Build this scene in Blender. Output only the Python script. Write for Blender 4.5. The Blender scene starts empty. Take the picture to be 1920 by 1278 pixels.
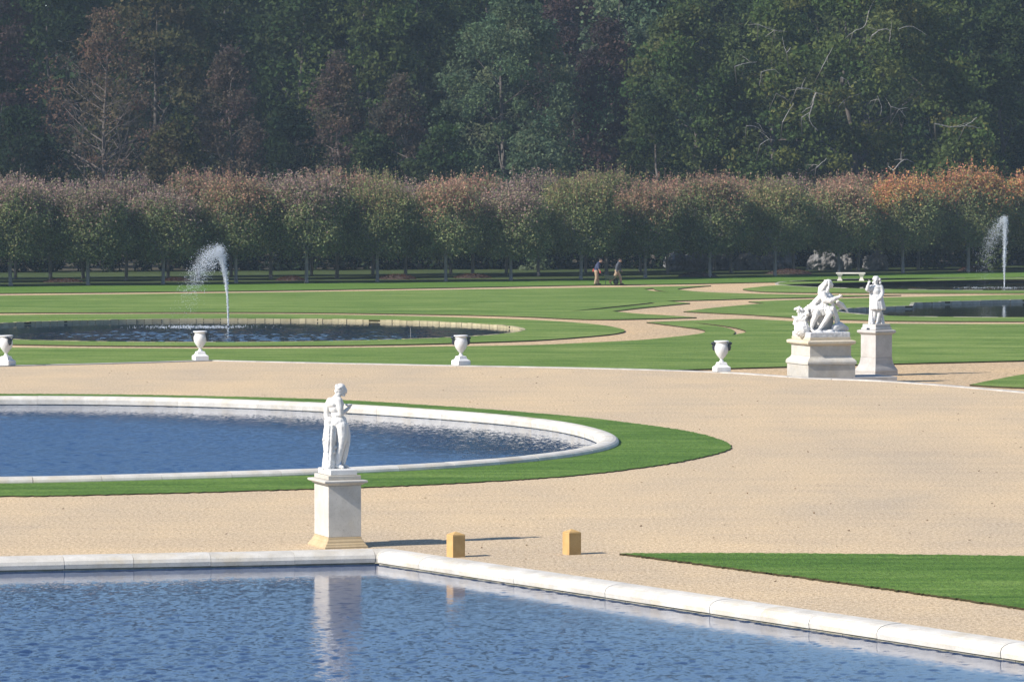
import bpy, bmesh, math, random
import numpy as np
from mathutils import Vector, Matrix

random.seed(7)
rng = np.random.default_rng(7)
R = math.radians
sc = bpy.context.scene
C = sc.collection

# ------------------------------------------------------------------ camera
F_PX, CAM_H, PITCH = 7600.0, 7.44, math.atan(318.0 / 7600.0)
cam_d = bpy.data.cameras.new('camera')
cam = bpy.data.objects.new('camera', cam_d)
C.objects.link(cam)
cam_d.sensor_width = 36.0
cam_d.lens = 36.0 * F_PX / 1920.0
cam_d.clip_start = 1.0
cam_d.clip_end = 3000.0
cam.location = (0, 0, CAM_H)
cam.rotation_euler = (math.pi / 2 - PITCH, 0, 0)
sc.camera = cam

# ------------------------------------------------------------------ sky, sun, exposure
SUN_EL, SUN_AZ = R(36.0), R(27.0)          # azimuth: from the left, a little from the camera's side
to_sun = Vector((-math.cos(SUN_AZ) * math.cos(SUN_EL), -math.sin(SUN_AZ) * math.cos(SUN_EL), math.sin(SUN_EL)))
w = bpy.data.worlds.new('World')
sc.world = w
w.use_nodes = True
nt = w.node_tree
sky = nt.nodes.new('ShaderNodeTexSky')
sky.sky_type = 'NISHITA'
sky.sun_disc = False
sky.sun_elevation = SUN_EL
sky.sun_rotation = math.atan2(to_sun.x, to_sun.y)
sky.air_density = 1.0
sky.dust_density = 0.1
sky.ozone_density = 4.0
bg = nt.nodes['Background']
bg.inputs['Strength'].default_value = 0.095
nt.links.new(sky.outputs['Color'], bg.inputs['Color'])
sun_d = bpy.data.lights.new('sun', 'SUN')
sun_d.energy = 4.6
sun_d.angle = R(0.5)
sun_d.color = (1.0, 0.925, 0.82)
sun = bpy.data.objects.new('sun', sun_d)
C.objects.link(sun)
sun.rotation_euler = to_sun.to_track_quat('Z', 'Y').to_euler()
vs = sc.view_settings
vs.view_transform = 'Standard'
vs.look = 'None'
vs.gamma = 1.0
vs.use_curve_mapping = False
vs.exposure = 0.66

# ------------------------------------------------------------------ helpers
def at(x, y, z=0.0):
    """ground position (plan) of a photo pixel on the level z"""
    a = (x - 960.0) / F_PX
    b = -(y - 639.0) / F_PX
    dy = math.cos(PITCH) + b * math.sin(PITCH)
    dz = -math.sin(PITCH) + b * math.cos(PITCH)
    t = (z - CAM_H) / dz
    return (a * t, dy * t)

def on_depth(x, y, d):
    """point seen at pixel x, y at distance d"""
    a = (x - 960.0) / F_PX
    b = -(y - 639.0) / F_PX
    dy = math.cos(PITCH) + b * math.sin(PITCH)
    dz = -math.sin(PITCH) + b * math.cos(PITCH)
    t = d / dy
    return Vector((a * t, d, CAM_H + dz * t))

def tag(o, label=None, cat=None, group=None, kind=None):
    if label: o['label'] = label
    if cat: o['category'] = cat
    if group: o['group'] = group
    if kind: o['kind'] = kind
    return o

def empty(name, loc=(0, 0, 0), rz=0.0, parent=None):
    o = bpy.data.objects.new(name, None)
    o.empty_display_size = 0.2
    C.objects.link(o)
    o.location = loc
    o.rotation_euler = (0, 0, rz)
    if parent: o.parent = parent
    return o

def link(name, me, mat, parent=None, loc=None, rz=None):
    o = bpy.data.objects.new(name, me)
    C.objects.link(o)
    if mat is not None and len(me.materials) == 0:
        me.materials.append(mat)
    if parent: o.parent = parent
    if loc is not None: o.location = loc
    if rz is not None: o.rotation_euler = (0, 0, rz)
    return o

def mesh(verts, faces, smooth=False, name='mesh'):
    me = bpy.data.meshes.new(name)
    me.from_pydata([tuple(map(float, v)) for v in verts], [], [tuple(f) for f in faces])
    me.update()
    if smooth:
        me.polygons.foreach_set('use_smooth', np.ones(len(me.polygons), bool))
    return me

def mesh_quads(V, nquads, col=None, name='mesh', k=4):
    """fast mesh of separate k-gons; V is (n*k,3); col is a colour for each vertex"""
    me = bpy.data.meshes.new(name)
    n = len(V)
    me.vertices.add(n)
    me.vertices.foreach_set('co', np.asarray(V, np.float32).ravel())
    me.loops.add(n)
    me.loops.foreach_set('vertex_index', np.arange(n, dtype=np.int32))
    me.polygons.add(nquads)
    me.polygons.foreach_set('loop_start', np.arange(nquads, dtype=np.int32) * k)
    me.polygons.foreach_set('loop_total', np.full(nquads, k, np.int32))
    me.update(calc_edges=True)
    if col is not None:
        a = me.color_attributes.new('leaf_colour', 'FLOAT_COLOR', 'POINT')
        c4 = np.ones((n, 4), np.float32)
        c4[:, :3] = col
        a.data.foreach_set('color', c4.ravel())
    return me

def merge_parts(parts):
    V, Fc = [], []
    for v, f in parts:
        o = len(V)
        V.extend([tuple(p) for p in v])
        Fc.extend([tuple(i + o for i in q) for q in f])
    return V, Fc

def box(cx, cy, cz, sx, sy, sz):
    v = [(cx + a * sx / 2, cy + b * sy / 2, cz + c * sz / 2) for a in (-1, 1) for b in (-1, 1) for c in (-1, 1)]
    f = [(0, 1, 3, 2), (4, 6, 7, 5), (0, 4, 5, 1), (2, 3, 7, 6), (0, 2, 6, 4), (1, 5, 7, 3)]
    return v, f

def rect_stack(profile, wx, wy):
    """moulded block: profile is a list of (offset, z); closed at both ends"""
    V, Fc = [], []
    for o, z in profile:
        a, b = wx / 2 + o, wy / 2 + o
        V += [(-a, -b, z), (a, -b, z), (a, b, z), (-a, b, z)]
    n = len(profile)
    for i in range(n - 1):
        for j in range(4):
            k = (j + 1) % 4
            Fc.append((i * 4 + j, i * 4 + k, i * 4 + 4 + k, i * 4 + 4 + j))
    Fc.append((3, 2, 1, 0))
    Fc.append(tuple(range((n - 1) * 4, n * 4)))
    return V, Fc

def lathe(profile, seg=32):
    V, Fc = [], []
    n = len(profile)
    for r, z in profile:
        for j in range(seg):
            t = 2 * math.pi * j / seg
            V.append((r * math.cos(t), r * math.sin(t), z))
    for i in range(n - 1):
        for j in range(seg):
            k = (j + 1) % seg
            Fc.append((i * seg + j, i * seg + k, (i + 1) * seg + k, (i + 1) * seg + j))
    Fc.append(tuple(reversed(range(seg))))
    Fc.append(tuple(range((n - 1) * seg, n * seg)))
    return V, Fc

def bevelled(me, width=0.01, seg=2):
    bm = bmesh.new()
    bm.from_mesh(me)
    bmesh.ops.recalc_face_normals(bm, faces=bm.faces)
    ed = [e for e in bm.edges if len(e.link_faces) == 2 and e.calc_face_angle(0) > 0.5]
    bmesh.ops.bevel(bm, geom=ed, offset=width, segments=seg, affect='EDGES', profile=0.5)
    bm.to_mesh(me)
    bm.free()
    return me

def tubes(segs, sides=5):
    """segs: list of (p0, r0, p1, r1) -> verts, faces, open tapered tubes (closed tips)"""
    n = len(segs)
    p0 = np.array([s[0] for s in segs], float)
    p1 = np.array([s[2] for s in segs], float)
    r0 = np.array([s[1] for s in segs], float)
    r1 = np.array([s[3] for s in segs], float)
    d = p1 - p0
    d /= np.linalg.norm(d, axis=1, keepdims=True) + 1e-9
    up = np.where(np.abs(d[:, 2:3]) > 0.9, np.array([[1.0, 0, 0]]), np.array([[0, 0, 1.0]]))
    u = np.cross(d, up)
    u /= np.linalg.norm(u, axis=1, keepdims=True) + 1e-9
    v = np.cross(d, u)
    t = np.arange(sides) * 2 * math.pi / sides
    ring = u[:, None, :] * np.cos(t)[None, :, None] + v[:, None, :] * np.sin(t)[None, :, None]
    A = p0[:, None, :] + ring * r0[:, None, None]
    B = p1[:, None, :] + ring * r1[:, None, None]
    V = np.concatenate([A, B], axis=1).reshape(-1, 3)
    Fc = []
    for i in range(n):
        o = i * 2 * sides
        for j in range(sides):
            k = (j + 1) % sides
            Fc.append((o + j, o + k, o + sides + k, o + sides + j))
        Fc.append(tuple(o + sides + j for j in range(sides)))
    return V, Fc

def catmull(pts, step=0.6, closed=False):
    """smooth line through (x, y[, 'c']) points; 'c' marks a sharp corner"""
    P = [np.array(p[:2], float) for p in pts]
    cn = [len(p) > 2 for p in pts]
    n = len(P)
    out = []
    for i in range(n if closed else n - 1):
        a, b = P[i], P[(i + 1) % n]
        if cn[i] or (not closed and i == 0): pm = a - (b - a)
        else: pm = P[i - 1]
        j = (i + 1) % n
        if cn[j] or (not closed and j == n - 1): pn = b + (b - a)
        else: pn = P[(i + 2) % n]
        L = np.linalg.norm(b - a)
        m = max(1, int(L / step))
        # centripetal-ish tangents, limited so that long and short spans do not overshoot
        la, lb = np.linalg.norm(a - pm), np.linalg.norm(pn - b)
        ta = (b - pm) / (la + L + 1e-9) * L
        tb = (pn - a) / (lb + L + 1e-9) * L
        for k in range(m):
            s = k / m
            h00 = 2 * s**3 - 3 * s**2 + 1; h10 = s**3 - 2 * s**2 + s
            h01 = -2 * s**3 + 3 * s**2; h11 = s**3 - s**2
            out.append(h00 * a + h10 * ta + h01 * b + h11 * tb)
    if not closed:
        out.append(P[-1])
    return [tuple(p) for p in out]

def fill_sheet(name, loops, z, mat, thick=0.0, jitter=0.0):
    """flat sheet (or slab) from closed outlines, even-odd holes"""
    cu = bpy.data.curves.new(name, 'CURVE')
    cu.dimensions = '2D'
    cu.fill_mode = 'BOTH'
    cu.extrude = thick / 2
    for lp in loops:
        s = cu.splines.new('POLY')
        s.points.add(len(lp) - 1)
        for i, p in enumerate(lp):
            jx, jy = (random.uniform(-jitter, jitter), random.uniform(-jitter, jitter)) if jitter else (0, 0)
            s.points[i].co = (p[0] + jx, p[1] + jy, 0, 1)
        s.use_cyclic_u = True
    tmp = bpy.data.objects.new(name + '_tmp', cu)
    C.objects.link(tmp)
    dg = bpy.context.evaluated_depsgraph_get()
    me = bpy.data.meshes.new_from_object(tmp.evaluated_get(dg))
    bpy.data.objects.remove(tmp)
    bpy.data.curves.remove(cu)
    me.materials.clear()
    o = link(name, me, mat, loc=(0, 0, z - thick / 2))
    return o

def circle(c, r, n=160):
    return [(c[0] + r * math.cos(2 * math.pi * i / n), c[1] + r * math.sin(2 * math.pi * i / n)) for i in range(n)]

# ------------------------------------------------------------------ materials
def new_mat(name):
    m = bpy.data.materials.new(name)
    m.use_nodes = True
    return m, m.node_tree, m.node_tree.nodes, m.node_tree.nodes['Principled BSDF']

def ramp(nodes, stops):
    r = nodes.new('ShaderNodeValToRGB')
    els = r.color_ramp.elements
    while len(els) < len(stops): els.new(0.5)
    for e, (p, c) in zip(els, stops):
        e.position = p
        e.color = (*c, 1)
    return r

def noise(nodes, links, co, scale, detail=4, rough=0.6, stretch=None):
    n = nodes.new('ShaderNodeTexNoise')
    n.inputs['Scale'].default_value = scale
    n.inputs['Detail'].default_value = detail
    n.inputs['Roughness'].default_value = rough
    if stretch:
        mp = nodes.new('ShaderNodeMapping')
        mp.inputs['Scale'].default_value = stretch
        links.new(co, mp.inputs['Vector'])
        co = mp.outputs['Vector']
    links.new(co, n.inputs['Vector'])
    return n

def mixc(nodes, links, fac, a, b, mode='MIX'):
    m = nodes.new('ShaderNodeMix')
    m.data_type = 'RGBA'
    m.blend_type = mode
    for key, val in ((0, fac), (6, a), (7, b)):
        if isinstance(val, (int, float)): m.inputs[key].default_value = val
        elif isinstance(val, tuple): m.inputs[key].default_value = (*val, 1)
        else: links.new(val, m.inputs[key])
    return m.outputs[2]

def mat_gravel(name, c_dark, c_mid, c_light, grain=14.0):
    m, t, N, P = new_mat(name)
    L = t.links
    co = N.new('ShaderNodeTexCoord').outputs['Object']
    # coarse stones and fine grit
    n1 = noise(N, L, co, grain, 3, 0.85, (1, 0.5, 1))
    r1 = ramp(N, [(0.36, c_dark), (0.48, c_mid), (0.64, c_light)])
    L.new(n1.outputs['Fac'], r1.inputs['Fac'])
    n3 = noise(N, L, co, grain * 2.6, 2, 0.8, (1, 0.4, 1))
    r3 = ramp(N, [(0.35, (0.78, 0.77, 0.78)), (0.65, (1.2, 1.18, 1.14))])
    L.new(n3.outputs['Fac'], r3.inputs['Fac'])
    # raked and trodden patches
    n2 = noise(N, L, co, 0.16, 5, 0.65, (1, 0.45, 1))
    r2 = ramp(N, [(0.28, (0.82, 0.855, 0.94)), (0.7, (1.09, 1.06, 1.0))])
    L.new(n2.outputs['Fac'], r2.inputs['Fac'])
    c = mixc(N, L, 1.0, r1.outputs['Color'], r2.outputs['Color'], 'MULTIPLY')
    c = mixc(N, L, 1.0, c, r3.outputs['Color'], 'MULTIPLY')
    wv = N.new('ShaderNodeTexNoise')
    wv.inputs['Scale'].default_value = 1.0; wv.inputs['Detail'].default_value = 6; wv.inputs['Roughness'].default_value = 0.75; wv.inputs['Distortion'].default_value = 0.4
    mpw = N.new('ShaderNodeMapping'); mpw.inputs['Scale'].default_value = (0.10, 0.9, 1); mpw.inputs['Rotation'].default_value = (0, 0, 0.12)
    L.new(co, mpw.inputs['Vector']); L.new(mpw.outputs[0], wv.inputs['Vector'])
    rw = ramp(N, [(0.34, (0.93, 0.93, 0.95)), (0.5, (1, 1, 1)), (0.66, (1.04, 1.035, 1.02))])
    L.new(wv.outputs['Fac'], rw.inputs['Fac'])
    c = mixc(N, L, 1.0, c, rw.outputs['Color'], 'MULTIPLY')
    L.new(c, P.inputs['Base Color'])
    P.inputs['Roughness'].default_value = 0.95
    P.inputs['Specular IOR Level'].default_value = 0.1
    b = N.new('ShaderNodeBump')
    b.inputs['Strength'].default_value = 0.5
    b.inputs['Distance'].default_value = 0.02
    L.new(n3.outputs['Fac'], b.inputs['Height'])
    L.new(b.outputs['Normal'], P.inputs['Normal'])
    return m

def mat_grass(name, c1, c2, c3, band=0.5, angle=0.0):
    m, t, N, P = new_mat(name)
    L = t.links
    co = N.new('ShaderNodeTexCoord').outputs['Object']
    n1 = noise(N, L, co, 14.0, 3, 0.75, (1.0, 0.6, 1))
    n2 = noise(N, L, co, 0.35, 5, 0.7, (0.25, 1.0, 1))
    n3 = noise(N, L, co, 1.6, 4, 0.7, (0.16, 1.0, 1))
    ad = N.new('ShaderNodeMath'); ad.operation = 'ADD'
    L.new(n2.outputs['Fac'], ad.inputs[0]); L.new(n3.outputs['Fac'], ad.inputs[1])
    hf = N.new('ShaderNodeMath'); hf.operation = 'MULTIPLY'; hf.inputs[1].default_value = 0.5
    L.new(ad.outputs[0], hf.inputs[0])
    r = ramp(N, [(0.38, c1), (0.5, c2), (0.62, c3)])
    L.new(hf.outputs[0], r.inputs['Fac'])
    r1 = ramp(N, [(0.3, (0.55, 0.58, 0.5)), (0.7, (1.35, 1.3, 1.25))])
    L.new(n1.outputs['Fac'], r1.inputs['Fac'])
    c = mixc(N, L, 1.0, r.outputs['Color'], r1.outputs['Color'], 'MULTIPLY')
    # cut edge: bare earth shows on the slab's sides
    g = N.new('ShaderNodeNewGeometry')
    sp = N.new('ShaderNodeSeparateXYZ')
    L.new(g.outputs['True Normal'], sp.inputs[0])
    gt = N.new('ShaderNodeMath'); gt.operation = 'LESS_THAN'; gt.inputs[1].default_value = 0.5
    ab = N.new('ShaderNodeMath'); ab.operation = 'ABSOLUTE'
    L.new(sp.outputs['Z'], ab.inputs[0]); L.new(ab.outputs[0], gt.inputs[0])
    c = mixc(N, L, gt.outputs[0], c, (0.05, 0.042, 0.02))
    L.new(c, P.inputs['Base Color'])
    P.inputs['Roughness'].default_value = 0.9
    P.inputs['Specular IOR Level'].default_value = 0.15
    b = N.new('ShaderNodeBump')
    b.inputs['Strength'].default_value = 0.8
    b.inputs['Distance'].default_value = 0.06
    L.new(n1.outputs['Fac'], b.inputs['Height'])
    L.new(b.outputs['Normal'], P.inputs['Normal'])
    return m

def mat_stone(name, c1, c2, stain, stain_amt=0.35, scale=3.0, bump=0.15, rough=0.8, vary=0.08):
    m, t, N, P = new_mat(name)
    L = t.links
    co = N.new('ShaderNodeTexCoord').outputs['Object']
    oi = N.new('ShaderNodeObjectInfo')
    ad = N.new('ShaderNodeVectorMath'); ad.operation = 'ADD'
    cx = N.new('ShaderNodeCombineXYZ')
    ml = N.new('ShaderNodeMath'); ml.operation = 'MULTIPLY'; ml.inputs[1].default_value = 40.0
    L.new(oi.outputs['Random'], ml.inputs[0])
    L.new(ml.outputs[0], cx.inputs['X']); L.new(ml.outputs[0], cx.inputs['Z'])
    L.new(co, ad.inputs[0]); L.new(cx.outputs[0], ad.inputs[1])
    co = ad.outputs[0]
    n1 = noise(N, L, co, scale, 6, 0.65)
    r1 = ramp(N, [(0.35, c1), (0.65, c2)])
    L.new(n1.outputs['Fac'], r1.inputs['Fac'])
    n2 = noise(N, L, co, scale * 0.45, 5, 0.7)
    r2 = ramp(N, [(0.5, (0, 0, 0)), (0.72, (stain_amt,) * 3)])
    L.new(n2.outputs['Fac'], r2.inputs['Fac'])
    c = mixc(N, L, r2.outputs['Color'], r1.outputs['Color'], stain)
    # pits and grime specks
    n3 = noise(N, L, co, scale * 14, 3, 0.7)
    r3 = ramp(N, [(0.28, (0.72, 0.71, 0.68)), (0.42, (1, 1, 1))])
    L.new(n3.outputs['Fac'], r3.inputs['Fac'])
    c = mixc(N, L, 1.0, c, r3.outputs['Color'], 'MULTIPLY')
    rv = ramp(N, [(0.0, (1 - vary,) * 3), (1.0, (1 + vary,) * 3)])
    L.new(oi.outputs['Random'], rv.inputs['Fac'])
    c = mixc(N, L, 1.0, c, rv.outputs['Color'], 'MULTIPLY')
    L.new(c, P.inputs['Base Color'])
    P.inputs['Roughness'].default_value = rough
    P.inputs['Specular IOR Level'].default_value = 0.25
    b = N.new('ShaderNodeBump')
    b.inputs['Strength'].default_value = bump
    b.inputs['Distance'].default_value = 0.02
    L.new(n3.outputs['Fac'], b.inputs['Height'])
    L.new(b.outputs['Normal'], P.inputs['Normal'])
    return m

def mat_plain(name, col, rough=0.7, var=0.2, scale=8.0, metal=0.0):
    m, t, N, P = new_mat(name)
    L = t.links
    co = N.new('ShaderNodeTexCoord').outputs['Object']
    n = noise(N, L, co, scale, 4, 0.6)
    r = ramp(N, [(0.3, tuple(v * (1 - var) for v in col)), (0.7, tuple(min(1, v * (1 + var)) for v in col))])
    L.new(n.outputs['Fac'], r.inputs['Fac'])
    L.new(r.outputs['Color'], P.inputs['Base Color'])
    P.inputs['Roughness'].default_value = rough
    P.inputs['Metallic'].default_value = metal
    return m

def mat_leaf(name, transl=0.35):
    m, t, N, P = new_mat(name)
    L = t.links
    at_ = N.new('ShaderNodeAttribute'); at_.attribute_name = 'leaf_colour'
    oi = N.new('ShaderNodeObjectInfo')
    rv = ramp(N, [(0.0, (0.82, 0.84, 0.82)), (1.0, (1.18, 1.14, 1.14))])
    L.new(oi.outputs['Random'], rv.inputs['Fac'])
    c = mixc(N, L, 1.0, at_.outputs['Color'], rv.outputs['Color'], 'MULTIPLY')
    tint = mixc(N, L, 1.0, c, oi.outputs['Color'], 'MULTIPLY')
    d = N.new('ShaderNodeBsdfDiffuse')
    tr = N.new('ShaderNodeBsdfTranslucent')
    mx = N.new('ShaderNodeMixShader'); mx.inputs[0].default_value = transl
    L.new(tint, d.inputs['Color']); L.new(tint, tr.inputs['Color'])
    L.new(d.outputs[0], mx.inputs[1]); L.new(tr.outputs[0], mx.inputs[2])
    out = [n for n in N if n.type == 'OUTPUT_MATERIAL'][0]
    L.new(mx.outputs[0], out.inputs['Surface'])
    N.remove(P)
    return m

def mat_bark(name, c1, c2, scale=6):
    m, t, N, P = new_mat(name)
    L = t.links
    co = N.new('ShaderNodeTexCoord').outputs['Object']
    n = noise(N, L, co, scale, 5, 0.7, (1, 1, 0.25))
    r = ramp(N, [(0.3, c1), (0.7, c2)])
    L.new(n.outputs['Fac'], r.inputs['Fac'])
    L.new(r.outputs['Color'], P.inputs['Base Color'])
    P.inputs['Roughness'].default_value = 0.9
    b = N.new('ShaderNodeBump'); b.inputs['Distance'].default_value = 0.03
    L.new(n.outputs['Fac'], b.inputs['Height'])
    L.new(b.outputs['Normal'], P.inputs['Normal'])
    return m

def mat_water(name, deep, amp, scale, stretch=(1, 1, 1), banks=None, calm_attr=False, reach=8.0, big=0.4, rough=0.15):
    """rippled water; sheltered (calm) close to its banks"""
    m, t, N, P = new_mat(name)
    L = t.links
    co = N.new('ShaderNodeTexCoord').outputs['Object']
    n1 = noise(N, L, co, scale, 2, 0.6, stretch)
    n2 = noise(N, L, co, scale * 0.31, 2, 0.5, stretch)
    vs_ = []
    for nz, wgt in ((n1, 1.0), (n2, big)):
        sb = N.new('ShaderNodeVectorMath'); sb.operation = 'SUBTRACT'; sb.inputs[1].default_value = (0.5, 0.5, 0.5)
        L.new(nz.outputs['Color'], sb.inputs[0])
        sm = N.new('ShaderNodeVectorMath'); sm.operation = 'SCALE'; sm.inputs['Scale'].default_value = wgt
        L.new(sb.outputs[0], sm.inputs[0]); vs_.append(sm.outputs[0])
    sv = N.new('ShaderNodeVectorMath'); sv.operation = 'ADD'
    L.new(vs_[0], sv.inputs[0]); L.new(vs_[1], sv.inputs[1])
    # gusts
    n3 = noise(N, L, co, 0.12, 3, 0.6, (0.6, 1, 1))
    r3 = ramp(N, [(0.35, (0.65,) * 3), (0.65, (1.15,) * 3)])
    L.new(n3.outputs['Fac'], r3.inputs['Fac'])
    fac = r3.outputs['Color']
    if banks:
        cur = None
        for (nx, ny, c0) in banks:
            dt = N.new('ShaderNodeVectorMath'); dt.operation = 'DOT_PRODUCT'
            dt.inputs[1].default_value = (nx, ny, 0)
            L.new(co, dt.inputs[0])
            mp = N.new('ShaderNodeMapRange'); mp.interpolation_type = 'SMOOTHSTEP'
            mp.inputs['From Min'].default_value = c0
            mp.inputs['From Max'].default_value = c0 + reach
            mp.inputs['To Min'].default_value = 0.10
            L.new(dt.outputs['Value'], mp.inputs['Value'])
            if cur is None: cur = mp.outputs[0]
            else:
                mn = N.new('ShaderNodeMath'); mn.operation = 'MINIMUM'
                L.new(cur, mn.inputs[0]); L.new(mp.outputs[0], mn.inputs[1])
                cur = mn.outputs[0]
        mm = N.new('ShaderNodeMath'); mm.operation = 'MULTIPLY'
        L.new(cur, mm.inputs[0]); L.new(fac, mm.inputs[1])
        fac = mm.outputs[0]
    if calm_attr:
        ca = N.new('ShaderNodeAttribute'); ca.attribute_name = 'rough_water'
        mm = N.new('ShaderNodeMath'); mm.operation = 'MULTIPLY'
        L.new(ca.outputs['Fac'], mm.inputs[0]); L.new(fac, mm.inputs[1])
        fac = mm.outputs[0]
    # slope of the ripples tilts the surface normal
    ma = N.new('ShaderNodeMath'); ma.operation = 'MULTIPLY'; ma.inputs[1].default_value = amp
    L.new(fac, ma.inputs[0])
    sl = N.new('ShaderNodeVectorMath'); sl.operation = 'SCALE'
    L.new(sv.outputs[0], sl.inputs[0]); L.new(ma.outputs[0], sl.inputs['Scale'])
    fl_ = N.new('ShaderNodeVectorMath'); fl_.operation = 'MULTIPLY'; fl_.inputs[1].default_value = (1, 1, 0)
    L.new(sl.outputs[0], fl_.inputs[0])
    up = N.new('ShaderNodeVectorMath'); up.operation = 'ADD'; up.inputs[1].default_value = (0, 0, 1)
    L.new(fl_.outputs[0], up.inputs[0])
    nm = N.new('ShaderNodeVectorMath'); nm.operation = 'NORMALIZE'
    L.new(up.outputs[0], nm.inputs[0])
    L.new(nm.outputs[0], P.inputs['Normal'])
    P.inputs['Base Color'].default_value = (*deep, 1)
    ra = N.new('ShaderNodeAttribute'); ra.attribute_name = 'ruffled'
    rr = N.new('ShaderNodeMapRange'); rr.inputs['To Min'].default_value = 0.05; rr.inputs['To Max'].default_value = rough
    L.new(ra.outputs['Fac'], rr.inputs['Value'])
    L.new(rr.outputs[0], P.inputs['Roughness'])
    P.inputs['IOR'].default_value = 1.333
    return m

M = {}
M['gravel'] = mat_gravel('pale gravel', (0.36, 0.275, 0.183), (0.525, 0.41, 0.27), (0.68, 0.55, 0.385))
M['gravel_low'] = mat_gravel('garden path gravel', (0.36, 0.265, 0.16), (0.50, 0.37, 0.225), (0.62, 0.47, 0.30), 5.0)
M['grass_near'] = mat_grass('near lawn', (0.058, 0.128, 0.02), (0.095, 0.18, 0.032), (0.15, 0.24, 0.056))
M['grass_mid'] = mat_grass('garden lawn', (0.072, 0.145, 0.022), (0.14, 0.22, 0.048), (0.245, 0.31, 0.095))
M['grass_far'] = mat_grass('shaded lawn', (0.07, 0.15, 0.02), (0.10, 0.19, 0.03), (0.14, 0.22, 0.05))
M['painted_shade'] = mat_grass('turf with tree shade painted in', (0.03, 0.048, 0.016), (0.05, 0.076, 0.024), (0.10, 0.13, 0.05))  # dark turf tone with the shade of the trees painted in
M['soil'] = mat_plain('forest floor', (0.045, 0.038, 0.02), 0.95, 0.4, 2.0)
M['hill'] = mat_plain('dark wooded hillside', (0.025, 0.04, 0.022), 0.95, 0.4, 0.3)
M['litter'] = mat_plain('reddish leaf litter', (0.045, 0.028, 0.022), 0.95, 0.5, 6.0)
M['coping'] = mat_stone('white limestone coping', (0.48, 0.455, 0.41), (0.62, 0.595, 0.55), (0.50, 0.40, 0.24), 0.5, 2.2)
M['coping_wet'] = mat_stone('mossy lower course', (0.20, 0.19, 0.15), (0.36, 0.33, 0.26), (0.10, 0.10, 0.03), 0.7, 3.0)
M['wall_yellow'] = mat_stone('yellow basin wall', (0.34, 0.295, 0.18), (0.45, 0.395, 0.25), (0.20, 0.17, 0.09), 0.5, 2.0, vary=0.1)
M['wall_grey'] = mat_stone('grey basin wall', (0.32, 0.295, 0.255), (0.44, 0.41, 0.36), (0.18, 0.165, 0.13), 0.5, 2.0, vary=0.12)
M['marble'] = mat_stone('white marble', (0.62, 0.61, 0.59), (0.73, 0.72, 0.70), (0.40, 0.39, 0.36), 0.5, 3.0, 0.15, 0.6, 0.0)
M['marble_grey'] = mat_stone('weathered grey marble', (0.52, 0.525, 0.54), (0.64, 0.64, 0.655), (0.36, 0.36, 0.365), 0.45, 5.0, 0.1, 0.65, 0.0)
M['pedestal'] = mat_stone('pale limestone', (0.43, 0.41, 0.375), (0.54, 0.515, 0.47), (0.42, 0.35, 0.23), 0.4, 2.5, 0.1)
M['pedestal_cool'] = mat_stone('grey limestone', (0.40, 0.385, 0.375), (0.49, 0.475, 0.465), (0.34, 0.31, 0.26), 0.35, 2.5, 0.1)
M['pedestal_ochre'] = mat_stone('ochre stone', (0.40, 0.305, 0.185), (0.48, 0.38, 0.24), (0.48, 0.36, 0.20), 0.4, 2.5, 0.1)
M['pedestal_warm'] = mat_stone('cream limestone', (0.48, 0.42, 0.33), (0.56, 0.50, 0.40), (0.45, 0.33, 0.17), 0.5, 2.5, 0.1)
M['vase'] = mat_stone('white vase marble', (0.64, 0.64, 0.65), (0.73, 0.73, 0.73), (0.5, 0.5, 0.5), 0.15, 4.0, 0.03, 0.45)
M['bronze'] = mat_plain('dark bronze', (0.03, 0.04, 0.055), 0.45, 0.5, 10.0, 0.3)
M['bench'] = mat_stone('bench stone', (0.58, 0.54, 0.48), (0.68, 0.64, 0.58), (0.42, 0.38, 0.3), 0.3, 4.0, 0.1)
M['sandstone'] = mat_stone('golden sandstone', (0.46, 0.29, 0.115), (0.53, 0.35, 0.15), (0.36, 0.22, 0.09), 0.4, 5.0, 0.1)
M['rock'] = mat_stone('grey grotto rock', (0.11, 0.11, 0.115), (0.27, 0.27, 0.28), (0.05, 0.05, 0.045), 0.8, 1.6, 0.5, 0.9)
M['kerb'] = mat_stone('grey kerb stone', (0.36, 0.34, 0.32), (0.48, 0.46, 0.43), (0.25, 0.22, 0.17), 0.5, 2.2)
M['leaf'] = mat_leaf('leaves')
M['bark'] = mat_bark('lime bark', (0.15, 0.14, 0.13), (0.28, 0.26, 0.24))
M['bark_dark'] = mat_bark('dark bark', (0.05, 0.045, 0.04), (0.11, 0.095, 0.085))
M['bark_brown'] = mat_bark('bare branch bark', (0.065, 0.052, 0.046), (0.11, 0.09, 0.08))
M['bark_white'] = mat_bark('pale bare branch', (0.22, 0.21, 0.20), (0.36, 0.345, 0.33))
M['twig'] = mat_bark('reddish shoots', (0.14, 0.075, 0.065), (0.22, 0.12, 0.10))
m_, t_, N_, P_ = new_mat('water spray')
P_.inputs['Base Color'].default_value = (0.85, 0.9, 0.95, 1)
P_.inputs['Roughness'].default_value = 0.15
P_.inputs['Transmission Weight'].default_value = 0.35
P_.inputs['IOR'].default_value = 1.333
M['spray'] = m_

# ================================================================== THE SETTING
LOW = -0.30            # level of the lower garden's gravel
LAWN = -0.24           # top of the lower garden's turf

def px(pts, z):
    return [(*at(p[0], p[1], z), *p[2:]) for p in pts]

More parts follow.
